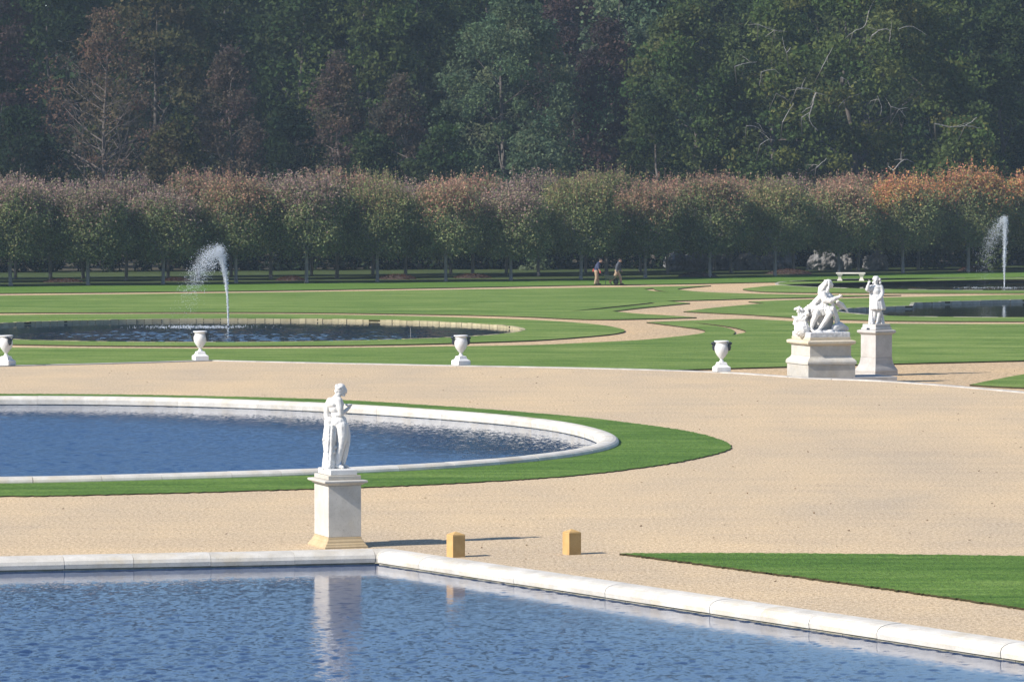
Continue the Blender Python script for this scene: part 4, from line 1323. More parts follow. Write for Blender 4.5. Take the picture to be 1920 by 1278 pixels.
fountain(jl_, [(0, 0), (-0.01, .77), (-.06, 1.88), (-.14, 2.6), (-.27, 3.25), (-.42, 3.85), (-.7, 3.72), (-1.05, 3.35), (-1.4, 2.85), (-1.7, 2.3), (-1.95, 1.7), (-2.15, 1.0), (-2.35, .1)],
         [0.012, 0.02, 0.035, 0.06, 0.10, 0.15, 0.22, 0.27, 0.29, 0.30, 0.33, 0.38, 0.45], [1.6, 1.6, 2.4, 4.0, 7, 11, 12, 10, 7, 3.5, 1.4, 0.6, 0.4], 8000,
         'white water jet blown to the left over the round basin at left', -0.37, 3)
jr_ = at(1883, 540, -0.45)
fountain(jr_, [(0, 0), (0.0, .9), (0.0, 2.0), (0.02, 3.0), (0.04, 4.0), (0.05, 4.75), (-.12, 4.55), (-.45, 4.1), (-.8, 3.4), (-1.05, 2.7), (-1.25, 2.0), (-1.35, 1.1), (-1.4, .1)],
         [0.012, 0.03, 0.06, 0.08, 0.10, 0.08, 0.15, 0.24, 0.28, 0.30, 0.32, 0.34, 0.4], [1.6, 2, 3.5, 5, 7, 8, 8, 7, 5, 3.5, 2, 1, 0.5], 5200,
         'tall white water jet at the right edge before the autumn trees', -0.45, 5)
# ================================================================== TREES
def leaves(centers, sizes, cols, r, aspect=0.62, droop=0.25):
    """one folded-diamond leaf (or leaf spray) at every centre"""
    n = len(centers)
    a = r.normal(0, 1, (n, 3)); a[:, 2] -= droop
    a /= np.linalg.norm(a, axis=1, keepdims=True)
    b = np.cross(a, r.normal(0, 1, (n, 3)))
    b /= np.linalg.norm(b, axis=1, keepdims=True) + 1e-9
    L = sizes[:, None]
    V = np.stack([centers + a * L, centers + b * L * aspect, centers - a * L, centers - b * L * aspect], 1).reshape(-1, 3)
    return V, np.repeat(cols, 4, axis=0)

def pick(r, pal, n, jitter=0.22):
    pal = np.array(pal)
    c = pal[r.integers(0, len(pal), n)]
    return c * (1 + r.uniform(-jitter, jitter, (n, 1))) * (1 + r.uniform(-0.08, 0.08, (n, 3)))

def clumps(r, cen, rad, per, leaf, pal, flat=0.75, centre=None):
    """puffs of leaves, thickest on their outside; a puff has its own tone"""
    k = len(cen)
    cnt = np.full(k, per)
    if centre is not None:                     # thinner where nobody looks from
        cnt = np.where(cen[:, 1] > centre + 0.8, int(per * 0.4), per)
    idx = np.repeat(np.arange(k), cnt)
    n = len(idx)
    g = r.normal(0, 1, (n, 3))
    g /= np.linalg.norm(g, axis=1, keepdims=True)
    g *= np.where(r.random(n) < 0.72, r.uniform(0.72, 1.12, n), r.uniform(0.1, 1.3, n))[:, None]
    g *= (1 + 0.22 * np.sin(5 * g[:, :1] + 3.0 * idx[:, None]) * np.sin(4 * g[:, 2:3] + idx[:, None]))
    g[:, 2] *= flat
    P = cen[idx] + g * rad[idx][:, None]
    tone = pick(r, pal, k, 0.16)
    col = tone[idx] * (1 + r.uniform(-0.1, 0.1, (n, 1)))
    return leaves(P, r.uniform(0.55, 1.3, n) * leaf, col, r)

def crown_points(r, n, prof, height, z0, lobes=0.22, inner=0.35):
    t = r.uniform(0, 1, n)
    a = r.uniform(0, 2 * math.pi, n)
    ph = r.uniform(0, 6.28, 6)
    rad = np.interp(t, [p[0] for p in prof], [p[1] for p in prof])
    lob = 1 + lobes * (np.sin(3 * a + ph[0] + 5 * t) + np.sin(5 * a + ph[1] - 9 * t) + np.sin(2 * a + 13 * t + ph[2])) / 2
    q = np.sqrt(r.uniform(inner, 1.0, n))
    # most clumps near the outside
    x = rad * lob * q * np.cos(a); y = rad * lob * q * np.sin(a)
    z = z0 + height * (t + 0.03 * np.sin(4 * a + ph[3]))
    return np.stack([x, y, z], 1)

def limbs(r, trunk_h, r0, top, spread, n, sub=3, rise=0.5, z_from=0.25):
    segs = []
    zs = np.linspace(0, top, 9)
    x = np.cumsum(np.concatenate([[0], r.normal(0, 0.012 * top, 8)])); y = np.cumsum(np.concatenate([[0], r.normal(0, 0.012 * top, 8)]))
    x[:3] = 0; y[:3] = 0
    rr = r0 * (1 - 0.93 * (zs / top) ** 0.8)
    rr[0] *= 1.35
    for i in range(8):
        segs.append(((x[i], y[i], zs[i]), rr[i], (x[i + 1], y[i + 1], zs[i + 1]), rr[i + 1]))
    def grow(p, d, L, rad, depth):
        steps = 3
        for _ in range(steps):
            d = d + r.normal(0, 0.16, 3); d[2] += 0.05; d /= np.linalg.norm(d)
            q = p + d * L / steps
            segs.append((p.copy(), rad, q.copy(), rad * 0.72))
            p = q; rad *= 0.72
            if depth > 0 and r.random() < 0.9:
                e = d + r.normal(0, 0.55, 3); e /= np.linalg.norm(e)
                grow(p.copy(), e, L * 0.55, rad * 0.75, depth - 1)
    for k in range(n):
        t = z_from + (0.95 - z_from) * k / n
        z = t * top
        p = np.array([np.interp(z, zs, x), np.interp(z, zs, y), z])
        a = 2.4 * k + r.uniform(-0.4, 0.4)
        d = np.array([math.cos(a), math.sin(a), rise]); d /= np.linalg.norm(d)
        grow(p, d, spread * (1.05 - 0.6 * t), np.interp(z, zs, rr) * 0.5, sub)
    return segs

def tube_mesh(segs, sides=5):
    return mesh(*tubes(segs, sides), True)

# ---------------- pollarded limes in two rows
G_MID = [(0.155, 0.195, 0.09), (0.175, 0.21, 0.095), (0.13, 0.17, 0.085), (0.225, 0.245, 0.11), (0.18, 0.185, 0.10)]
TOPS = {'pink': [(0.302, 0.213, 0.198), (0.258, 0.190, 0.174), (0.336, 0.263, 0.198), (0.224, 0.224, 0.132)],
        'rust': [(0.352, 0.224, 0.162), (0.308, 0.235, 0.156), (0.275, 0.252, 0.132), (0.385, 0.213, 0.150)],
        'orange': [(0.506, 0.235, 0.120), (0.440, 0.269, 0.108), (0.440, 0.202, 0.132), (0.330, 0.280, 0.108)],
        'green': [(0.213, 0.235, 0.096), (0.246, 0.235, 0.108), (0.302, 0.235, 0.132), (0.179, 0.213, 0.084)]}
def pollard_meshes(seed, tops):
    r = np.random.default_rng(seed)
    # rounded head, fuller at mid-height
    k = 500
    prof = [(0, 1.5), (0.10, 2.25), (0.3, 2.65), (0.6, 2.7), (0.8, 2.5), (0.92, 2.0), (1, 1.1)]
    cen = crown_points(r, k, prof, 4.4, 1.95, 0.12, 0.45)
    per = 42
    idx = np.repeat(np.arange(k), per); n = len(idx)
    g = r.normal(0, 1, (n, 3)) * np.array([0.30, 0.30, 0.26])
    P = cen[idx] + g
    mixv = np.clip((P[:, 2] - 4.5 + 0.7 * np.sin(1.3 * P[:, 0] + seed) + r.normal(0, 0.5, n)) / 2.0, 0, 1)
    isr = r.random(n) < mixv * 0.9
    tone = (1 + r.uniform(-0.13, 0.13, k))[idx][:, None]
    col = np.where(isr[:, None], pick(r, TOPS[tops], n), pick(r, G_MID, n)) * tone
    v1, c1_ = leaves(P, r.uniform(0.55, 1.3, n) * 0.084, col, r, 0.66)
    # upright shoots with thin late leaves
    segs, lp, ls = [], [], []
    for _ in range(210):
        a = r.uniform(0, 6.283); q = math.sqrt(r.uniform(0, 1)) * 2.15
        dome = 6.1 - 0.9 * (q / 2.3) ** 3
        zb = dome - 0.9
        zt = dome + 0.1 + 1.35 * r.random() ** 1.6 + (0.4 if r.random() < 0.12 else 0)
        p0 = np.array([q * math.cos(a), q * math.sin(a), zb]); p1 = p0 + np.array([r.normal(0, 0.2) + 0.12 * math.cos(a) * q, r.normal(0, 0.2) + 0.12 * math.sin(a) * q, zt - zb])
        pm = (p0 + p1) / 2 + r.normal(0, 0.04, 3)
        segs += [(p0, 0.014, pm, 0.011), (pm, 0.011, p1, 0.005)]
        for _j in range(r.integers(8, 18)):
            s = r.uniform(0.35, 1.02)
            lp.append((p0 + (p1 - p0) * s) + r.normal(0, 0.08, 3)); ls.append(r.uniform(0.055, 0.115))
    lp = np.array(lp); ls = np.array(ls)
    v2, c2_ = leaves(lp, ls, pick(r, TOPS[tops], len(lp)), r, 0.6)
    V = np.vstack([v1, v2]); Cc = np.vstack([c1_, c2_])
    crown = mesh_quads(V, len(V) // 4, Cc)
    tr = [((0, 0, -0.1), 0.17, (0.01, 0, 0.25), 0.135), ((0.01, 0, 0.25), 0.135, (0.03, 0.02, 1.2), 0.12), ((0.03, 0.02, 1.2), 0.12, (0.02, 0, 2.1), 0.13)]
    br = []
    for j in range(9):
        a = j * 0.7 + r.uniform(-.2, .2)
        p0 = np.array([0.02, 0, 1.9]); p1 = p0 + np.array([math.cos(a) * 0.9, math.sin(a) * 0.9, 1.0 + r.uniform(-.2, .5)])
        p2 = p1 + np.array([math.cos(a) * 0.8, math.sin(a) * 0.8, 0.9 + r.uniform(-.3, .6)])
        br += [(p0, 0.075, p1, 0.05), (p1, 0.05, p2, 0.028)]
        for _j in range(3):
            p3 = p2 + np.array([r.normal(0, .5), r.normal(0, .5), 0.9])
            br.append((p2, 0.025, p3, 0.012))
    nt_, nb_ = len(tr), len(br)
    wood = tube_mesh(tr + br + segs, 5)
    wood.materials.append(M['bark']); wood.materials.append(M['twig'])
    mi = np.zeros(len(wood.polygons), np.int32); mi[(nt_ + nb_) * 6:] = 1
    wood.polygons.foreach_set('material_index', mi)
    return crown, wood
variants = {}
for i, tp in enumerate(('pink', 'rust', 'orange', 'green')):
    variants[tp] = [pollard_meshes(100 + 10 * i + j, tp) for j in range(2)]
for a in variants.values():
    for (cm, tm) in a:
        cm.materials.append(M['leaf'])
ORD = ['first', 'second', 'third', 'fourth', 'fifth', 'sixth', 'seventh', 'eighth', 'ninth', 'tenth', 'eleventh', 'twelfth', 'thirteenth', 'fourteenth', 'fifteenth', 'sixteenth', 'seventeenth', 'eighteenth']
front = [(20, 535.5, 'pink', .98), (165, 534.5, 'pink', 1.0), (306, 532.5, 'pink', .97), (443, 531, 'rust', 1.02), (575, 530, 'pink', 1.0), (708, 528.5, 'green', 1.03), (836, 527.5, 'rust', .95), (958, 526, 'pink', .98),
         (1089, 524, 'green', 1.0), (1210, 521.5, 'rust', 1.0), (1331, 519.5, 'rust', 1.05), (1453, 517, 'green', 1.04), (1573, 514.5, 'rust', 1.0), (1693, 512, 'orange', 1.1), (1815, 510, 'orange', 1.1), (1937, 508, 'orange', 1.12)]
back = [(-45, 529, 'pink', 1.0), (95, 527.5, 'pink', 1.02), (237, 526, 'pink', 1.0), (372, 525, 'rust', 1.03), (508, 523.5, 'pink', 1.02), (632, 521.5, 'rust', 1.06), (760, 520, 'pink', 1.0), (886, 518.5, 'rust', 1.0), (1010, 517, 'pink', 1.0),
        (1137, 515.5, 'green', 1.16), (1252, 514, 'rust', 1.03), (1371, 512, 'rust', 1.05), (1488, 510, 'pink', 1.02), (1609, 507.5, 'rust', 1.0), (1722, 505.5, 'orange', 1.08), (1850, 504, 'orange', 1.05)]
outer = {'front': [(-122, 537.2, 'pink', 1.0), (-262, 539, 'pink', 1.0)], 'middle': [(-185, 530.5, 'pink', 1.0)], 'rear': [(-122, 524.5, 'pink', 1.0), (-262, 526, 'pink', 1.0)]}
outer_r = {'front': [(2060, 506, 'orange', 1.1), (2185, 504, 'rust', 1.1)], 'middle': [(1972, 502.5, 'rust', 1.05), (2095, 501, 'orange', 1.05)], 'rear': [(2060, 495, 'rust', 1.05)]}
third = [(x + 9 - 18 * (i % 2), y - 12.5, tp, sc_ * 0.98) for i, (x, y, tp, sc_) in enumerate(front)]
tone_word = {'pink': 'a pinkish-brown top', 'rust': 'a rusty top', 'orange': 'an orange-red top', 'green': 'a green rounded top'}
def plant_pollard(x, y, tp, s, lab, var, far):
    p = at(x, y, LAWN)
    e = empty('pollard_tree', (p[0], p[1], LAWN), random.uniform(0, 6.28))
    s2 = s * random.uniform(0.93, 1.06)
    e.scale = (s2, s2, s * random.uniform(0.93, 1.07))
    tag(e, lab, 'tree', 'clipped lime trees in three rows')
    cm, tm = variants[tp][var]
    link('trunk', tm, None, e)
    c_ = link('crown', cm, None, e)
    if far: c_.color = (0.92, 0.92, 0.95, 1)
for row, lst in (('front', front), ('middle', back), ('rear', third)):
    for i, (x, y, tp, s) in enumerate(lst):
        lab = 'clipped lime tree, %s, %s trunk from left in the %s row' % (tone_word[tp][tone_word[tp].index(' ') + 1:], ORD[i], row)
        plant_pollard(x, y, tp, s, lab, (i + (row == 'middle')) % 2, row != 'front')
    # rows go on past the left edge; unseen trees, added for their shade
    for i, (x, y, tp, s) in enumerate(outer[row]):
        plant_pollard(x, y, tp, s, 'clipped lime tree of the %s row, %s one outside the picture on the left' % (row, ORD[i]), i % 2, row != 'front')

    for i, (x, y, tp, s) in enumerate(outer_r[row]):
        plant_pollard(x, y, tp, s, 'clipped lime tree of the %s row, %s one outside the picture on the right' % (row, ORD[i]), i % 2, row != 'front')

# ---------------- big trees of the wood
PAL = {'brown': [(0.098, 0.074, 0.062), (0.085, 0.068, 0.058), (0.115, 0.086, 0.068), (0.078, 0.07, 0.056)],
       'rust': [(0.135, 0.085, 0.06), (0.115, 0.08, 0.06), (0.10, 0.075, 0.056), (0.125, 0.095, 0.065)],
       'purple': [(0.067, 0.049, 0.049), (0.055, 0.044, 0.047), (0.080, 0.055, 0.052)],
       'dark': [(0.022, 0.038, 0.020), (0.028, 0.045, 0.022), (0.018, 0.032, 0.02)],
       'green': [(0.059, 0.091, 0.033), (0.073, 0.104, 0.037), (0.049, 0.079, 0.030), (0.085, 0.107, 0.040)],
       'deep': [(0.032, 0.056, 0.024), (0.04, 0.065, 0.026), (0.028, 0.048, 0.022), (0.05, 0.07, 0.03)],
       'blue': [(0.078, 0.118, 0.069), (0.094, 0.134, 0.076), (0.067, 0.105, 0.062), (0.107, 0.142, 0.076)],
       'plane': [(0.076, 0.112, 0.036), (0.095, 0.126, 0.041), (0.061, 0.091, 0.033), (0.128, 0.146, 0.047)],
       'olive': [(0.075, 0.072, 0.036), (0.062, 0.068, 0.032), (0.088, 0.075, 0.04)]}
SHAPES = {'broad': [(0, .45), (.1, .78), (.3, 1.0), (.55, .97), (.8, .72), (.93, .45), (1, .12)],
          'cone': [(0, .55), (.12, .95), (.3, 1.0), (.5, .78), (.75, .45), (.92, .2), (1, .05)],
          'egg': [(0, .6), (.15, .9), (.4, 1.0), (.65, .82), (.85, .5), (1, .08)],
          'dome': [(0, .9), (.3, 1.0), (.6, .88), (.85, .55), (1, .12)]}
def big_tree(name, x, d, top_y, hw_px, shape, pal, label, nclump=150, per=200, leaf=0.17, z0=1.0, bare=0, group=None, seed=0, bark='bark_dark', crad=1.15, inner=0.55, lobes=0.3):
    r = np.random.default_rng(1000 + seed)
    top = on_depth(x, top_y, d).z - LAWN
    X = (x - 960) * d / F_PX
    rad = hw_px * d / F_PX
    e = empty(name, (X, d, LAWN))
    tag(e, label, 'tree' if 'shrub' not in name else 'shrub', group)
    prof = [(t, q * rad) for t, q in SHAPES[shape]]
    cen = crown_points(r, nclump, prof, top - z0 - 0.4, z0, lobes, inner)
    cr_ = r.uniform(0.55, 1.3, nclump) * crad
    V, Cc = clumps(r, cen, cr_, per, leaf, PAL[pal], 0.72, 0.0)
    me = mesh_quads(V, len(V) // 4, Cc); me.materials.append(M['leaf'])
    sg = limbs(r, 2.0, 0.012 * top + 0.1, top * 0.93, rad * 0.95, 9 + bare, 2 if not bare else 3, 0.55)
    link('trunk', tube_mesh(sg, 5), M[bark], e)
    link('crown', me, None, e)
    return e
T = big_tree
T('broad_tree', -15, 338, -70, 95, 'broad', 'purple', 'dull purple-brown tree at the left edge of the wood', seed=1)
T('bare_tree', 195, 326, 22, 150, 'cone', 'rust', 'tall thinly leaved rust-brown tree with its bare branches showing, at left', nclump=190, per=62, leaf=0.13, z0=4.0, bare=34, seed=2, bark='bark_brown', crad=0.95, inner=0.5)
T('evergreen_tree', 40, 322, 205, 92, 'dome', 'dark', 'low dark evergreen tree in the bottom left of the wood', seed=3, nclump=90, z0=0.3)
T('conical_tree', 430, 329, 95, 92, 'cone', 'brown', 'pointed brown tree just right of the tall bare tree', seed=4, bare=14, nclump=130, per=150, bark='bark_brown', leaf=0.13, crad=0.85)
T('evergreen_tree', 545, 322, 192, 52, 'dome', 'dark', 'small dark rounded evergreen between two pointed brown trees', seed=5, nclump=60, crad=0.9, z0=0.3)
T('conical_tree', 632, 329, 105, 88, 'cone', 'brown', 'pointed grey-brown tree in the middle of three', seed=6, bare=10, nclump=130, per=150, bark='bark_brown', leaf=0.13, crad=0.85)
T('conical_tree', 752, 327, 146, 66, 'egg', 'brown', 'smaller brown tree at the left foot of the big blue-green tree', seed=7, bare=8, nclump=90, per=150, bark='bark_brown', leaf=0.13, crad=0.8)
T('conical_tree', 955, 332, -5, 158, 'egg', 'blue', 'big soft blue-green tree rising in the centre of the wood', seed=8, nclump=300, per=200, leaf=0.14, crad=1.1)
T('broad_tree', 1135, 338, 50, 66, 'egg', 'purple', 'dark purple-brown tree just right of the big blue-green tree', seed=9, nclump=110)
T('broad_tree', 1285, 331, 15, 112, 'broad', 'green', 'dense green tree between the purple tree and the tree with white branches', seed=10, nclump=200)
T('low_shrub', 1000, 319, 262, 80, 'dome', 'blue', 'low bluish bush at the foot of the big blue-green tree', seed=11, nclump=70, crad=0.9, per=150, z0=0.2)
T('low_shrub', 830, 319, 235, 70, 'dome', 'deep', 'low dark green bush left of the big blue-green tree', seed=12, nclump=70, crad=0.9, per=150, z0=0.2)
T('low_shrub', 1225, 320, 180, 60, 'egg', 'deep', 'dark green bush below the dense green tree', seed=13, nclump=70, crad=0.9, per=150, z0=0.2)
T('broad_tree', 1890, 333, 10, 105, 'broad', 'deep', 'dark green tree filling the right edge of the wood', seed=14, nclump=170)
T('low_shrub', 1810, 318, 228, 78, 'dome', 'plane', 'rounded leafy bush with pale twigs at the lower right of the wood', seed=15, nclump=80, z0=0.2)
T('low_shrub', 700, 320, 250, 60, 'dome', 'deep', 'low dark bush between the brown pointed trees and the blue-green tree', seed=16, nclump=70, crad=0.9, per=150, z0=0.2)
T('low_shrub', 330, 320, 225, 70, 'dome', 'olive', 'low olive-brown bush right of the tall bare tree', seed=17, nclump=70, crad=0.9, per=150, z0=0.2)
pln = T('plane_tree', 1610, 331, -70, 238, 'broad', 'plane', 'huge leafy tree with bare white branches poking out, on the right', seed=18, nclump=420, per=190, leaf=0.19, crad=1.35, lobes=0.26)
back_list = [(-70, 352, -60, 110, 'deep'), (95, 356, -90, 115, 'deep'), (300, 350, -60, 110, 'olive'), (430, 358, -90, 110, 'deep'), (560, 352, -70, 115, 'deep'), (690, 350, -90, 110, 'green'), (800, 356, -80, 105, 'deep'),
             (905, 362, -90, 105, 'deep'), (1075, 372, -30, 75, 'purple'), (1185, 352, -70, 85, 'blue'), (1330, 356, -100, 115, 'green'), (1460, 350, -90, 115, 'deep'), (1620, 362, -110, 120, 'green'),
             (1775, 350, -90, 110, 'deep'), (1930, 356, -90, 110, 'deep'), (2040, 350, -90, 110, 'deep')]
pal_word = {'deep': 'dark green', 'olive': 'olive-brown', 'green': 'mid green', 'purple': 'hazy reddish', 'blue': 'blue-green'}
for i, (x, d, ty, hw, pal) in enumerate(back_list):
    T('tall_tree', x, d, ty, hw, 'broad', pal, 'tall %s tree in the back line of the wood, %s from the left' % (pal_word[pal], ORD[i]), seed=40 + i, nclump=120, per=150, leaf=0.21, crad=1.5, group='tall trees at the back of the wood')

# bare white branches of the great tree
WB = [([(1422, 47), (1452, 57), (1475, 60)], .05), ([(1452, 57), (1435, 69)], .03), ([(1635, 67), (1652, 56), (1667, 57), (1666, 82)], .07), ([(1685, 55), (1705, 49), (1717, 54), (1737, 67)], .05),
      ([(1377, 125), (1400, 119), (1420, 116)], .05), ([(1428, 135), (1452, 131), (1463, 141)], .05), ([(1495, 165), (1515, 166), (1530, 175)], .06), ([(1530, 175), (1522, 200), (1517, 225), (1532, 246)], .10),
      ([(1503, 221), (1519, 210)], .06), ([(1577, 145), (1587, 150), (1592, 162), (1600, 170)], .06), ([(1615, 150), (1627, 149), (1632, 159)], .06), ([(1572, 200), (1587, 185), (1625, 172)], .05),
      ([(1645, 180), (1652, 200), (1650, 216)], .05), ([(1670, 200), (1685, 205), (1697, 220)], .06), ([(1685, 205), (1702, 202)], .04), ([(1400, 237), (1415, 237), (1436, 250)], .05),
      ([(1425, 272), (1442, 261), (1452, 263)], .05), ([(1675, 320), (1695, 299), (1712, 305)], .07), ([(1530, 315), (1550, 297)], .05), ([(1467, 230), (1477, 212), (1487, 195)], .05), ([(1455, 175), (1480, 190)], .04),
      ([(1752, 232), (1780, 238), (1810, 235), (1830, 220)], .07), ([(1810, 235), (1840, 241)], .05), ([(1600, 60), (1622, 48), (1628, 20)], .05), ([(1475, 100), (1482, 90)], .05), ([(1540, 130), (1555, 100), (1560, 90)], .04)]
rb = np.random.default_rng(77)
for pts, rad in WB:
    rad *= 0.75
    low = pts[0][1] > 215 and pts[0][0] > 1740
    segs = []
    dd = 314.6 if low else 320.8 + rb.uniform(-0.6, 0.6)
    P = [np.array(on_depth(x, y, dd + 0.25 * k)) for k, (x, y) in enumerate(pts)]
    P[0] = P[0] + np.array([0, 0.6, 0])
    Q = [np.array(p) for p in catmull([(p[0], p[2]) for p in P], 0.25)]
    Q = [np.array([q[0] + rb.normal(0, .02), dd + 0.1 * k / len(Q), q[1] + rb.normal(0, .02)]) for k, q in enumerate(Q)]
    for k in range(len(Q) - 1):
        ra = rad * (1 - 0.6 * k / len(Q)); rbb = rad * (1 - 0.6 * (k + 1) / len(Q))
        segs.append((Q[k], ra, Q[k + 1], rbb))
        if rb.random() < 0.25:
            dv = np.array([rb.normal(0, 1), rb.normal(0, .4), rb.normal(0.1, .8)]); dv /= np.linalg.norm(dv)
            m1 = Q[k] + dv * rb.uniform(.3, .7); m2 = m1 + (dv + rb.normal(0, .35, 3)) * rb.uniform(.25, .6)
            segs += [(Q[k], ra * .5, m1, ra * .36), (m1, ra * .36, m2, ra * .18)]
    # root of the branch goes back into the crown
    segs.append((Q[0], rad, Q[0] + np.array([rb.normal(0, .4), 3.0, -1.2]), rad * 1.3))
    o = link('bare_branch', tube_mesh([(s[0] - np.array(pln.location), s[1], s[2] - np.array(pln.location), s[3]) for s in segs], 6), M['bark_white'], pln)

# ---------------- the mass of the wood behind and the undergrowth
r = np.random.default_rng(5)
n = 5200
cen = np.stack([r.uniform(-75, 75, n), r.uniform(382, 402, n), r.uniform(0, 34, n)], 1)
V, Cc = clumps(r, cen, r.uniform(1.1, 2.2, n), 22, 0.8, PAL['deep'])
o = link('wood', mesh_quads(V, len(V) // 4, Cc), M['leaf'])
tag(o, 'dark mass of distant woodland closing the view', 'woodland', kind='stuff')
n = 1300
xs = r.uniform(-48, 52, n)
cen = np.stack([xs, 304 + 0.32 * (xs + 45) * 0.95 + r.uniform(0, 4.5, n), r.uniform(0.0, 4.2, n) - 0.3], 1)
V, Cc = clumps(r, cen, r.uniform(0.4, 0.8, n), 34, 0.2, [tuple(v * 0.8 for v in c) for c in PAL['dark']] + PAL['dark'] + [(0.035, 0.05, 0.03)])
o = link('undergrowth', mesh_quads(V, len(V) // 4, Cc), M['leaf'])
tag(o, 'dense dark shrubs behind the two rows of clipped trees', 'undergrowth', kind='stuff')

# ---------------- rocks of the old grotto, seen under the crowns
def rock(x, ytop, ybot, wpx, d, label, seed):
    r = np.random.default_rng(seed)
    top = on_depth(x, ytop, d); X = top.x
    h = max(0.5, top.z - LAWN + 0.1); wd = wpx * d / F_PX
    A = []
    for k in range(9):
        A.append(ellipsoid((r.uniform(-.32, .32) * wd, r.uniform(-.3, .3), h * r.uniform(0.25, 0.62)), (wd * r.uniform(.18, .34), r.uniform(.35, .7), h * r.uniform(.2, .38)), tuple(r.uniform(-.7, .7, 3)), 7, 4))
    A.append(ellipsoid((0, 0, h * 0.3), (wd * 0.45, 0.7, h * 0.45), (0, 0, 0), 8, 5))
    A.append(ellipsoid((r.uniform(-.2, .2) * wd, 0, h * 0.75), (wd * 0.25, 0.5, h * 0.25), (.2, .3, 0), 7, 4))
    e = sculpt('rock', A, 0.07, M['rock'], None, 0, 0.6, 0.5)
    e.data.polygons.foreach_set('use_smooth', np.zeros(len(e.data.polygons), bool))
    e.location = (X, d, LAWN - 0.1)
    tag(e, label, 'rock', 'grotto rocks under the trees')
for i, (x, yt, wpx, lab) in enumerate([(1266, 470, 34, 'grey rock at the left end of the grotto, left of its dark mouth'), (1303, 462, 60, 'grey rock bridging the dark mouth of the grotto'), (1349, 476, 52, 'low pale rock right of the dark grotto mouth'),
                                       (1400, 474, 56, 'grey mossy rock between two trunks in the grotto'), (1445, 466, 40, 'bright pale rock left of the earth mound'), (1474, 470, 40, 'pale rock with a jagged top above the earth mound'),
                                       (1545, 464, 62, 'largest pale rock, behind the stone bench'), (1584, 478, 30, 'small rock right of the largest pale one'), (1641, 468, 50, 'isolated rock at the right end, behind the standing statue')]):
    rock(x, yt, 508, wpx, 315.0 + (i % 3) * 0.6, lab, 300 + i)

# ---------------- low mounds of reddish leaf litter at the trees' feet
def mound(x, y, wpx, hpx, label, seed):
    r = np.random.default_rng(seed)
    p = at(x, y, LAWN)
    s = F_PX / p[1]
    a, h = wpx / s / 2 * 0.9, hpx / s * 0.62
    V, Fc = [], []
    rings, seg = 7, 28
    for i in range(rings):
        q = i / (rings - 1)
        for j in range(seg):
            t = 2 * math.pi * j / seg
            w_ = 1 + 0.1 * math.sin(3 * t + seed) + r.uniform(-.04, .04)
            V.append((a * q * w_ * math.cos(t), a * 0.8 * q * w_ * math.sin(t), h * (1 - q ** 2) ** 0.8 * r.uniform(.85, 1.1) - 0.02))
    for i in range(rings - 1):
        for j in range(seg):
            k = (j + 1) % seg
            Fc.append((i * seg + j, (i + 1) * seg + j, (i + 1) * seg + k, i * seg + k))
    e = empty('leaf_mound', (p[0], p[1], LAWN))
    tag(e, label, 'mound', 'mounds of fallen leaves under the trees')
    link('heap', mesh(V, Fc, True), M['litter'], e)
    n = 500
    t = r.uniform(0, 6.283, n); q = np.sqrt(r.uniform(0, 1, n))
    P = np.stack([a * q * np.cos(t), a * 0.8 * q * np.sin(t), h * (1 - q ** 2) ** 0.8 + r.uniform(0, 0.05, n)], 1)
    v, c = leaves(P, r.uniform(0.04, 0.08, n), pick(r, [(0.075, 0.035, 0.026), (0.06, 0.03, 0.024), (0.09, 0.05, 0.03)], n), r)
    o = link('fallen_leaves', mesh_quads(v, n, c), M['leaf'], e)
    o['kind'] = 'stuff'
for i, (x, y, wp, hp, lab) in enumerate([(118, 529, 85, 10, 'dark leaf mound between the two leftmost back trunks'), (330, 527, 60, 10, 'leaf mound behind the left fountain spray'), (545, 526, 62, 12, 'reddish leaf mound right of the left fountain'),
                                         (745, 523.5, 80, 14, 'reddish leaf mound left of mid-picture beside a green-topped tree'), (885, 521, 80, 11, 'dark flat leaf mound at mid-picture'), (1308, 519, 82, 14, 'brown leaf mound before the dark grotto mouth'),
                                         (1478, 513.5, 98, 14, 'broad brown leaf mound before the pale rocks'), (1826, 508, 66, 14, 'reddish leaf mound left of the right fountain')]):
    mound(x, y, wp, hp, lab, 500 + i)
# ================================================================== PEOPLE AND WHEELBARROW
M['skin'] = mat_plain('skin', (0.48, 0.28, 0.20), 0.6, 0.1)
M['hair'] = mat_plain('brown hair', (0.04, 0.025, 0.018), 0.7, 0.3)
M['navy'] = mat_plain('navy shirt', (0.028, 0.036, 0.085), 0.85, 0.25)
M['slate'] = mat_plain('slate jumper', (0.05, 0.058, 0.075), 0.85, 0.25)
M['khaki'] = mat_plain('khaki trousers', (0.30, 0.225, 0.15), 0.85, 0.2)
M['boot'] = mat_plain('dark boots', (0.05, 0.04, 0.035), 0.7, 0.3)
M['red'] = mat_plain('red cloth', (0.42, 0.05, 0.045), 0.8, 0.2)
M['barrow'] = mat_plain('dark green metal', (0.02, 0.05, 0.035), 0.5, 0.3)
M['tyre'] = mat_plain('black rubber', (0.012, 0.012, 0.013), 0.8, 0.3)

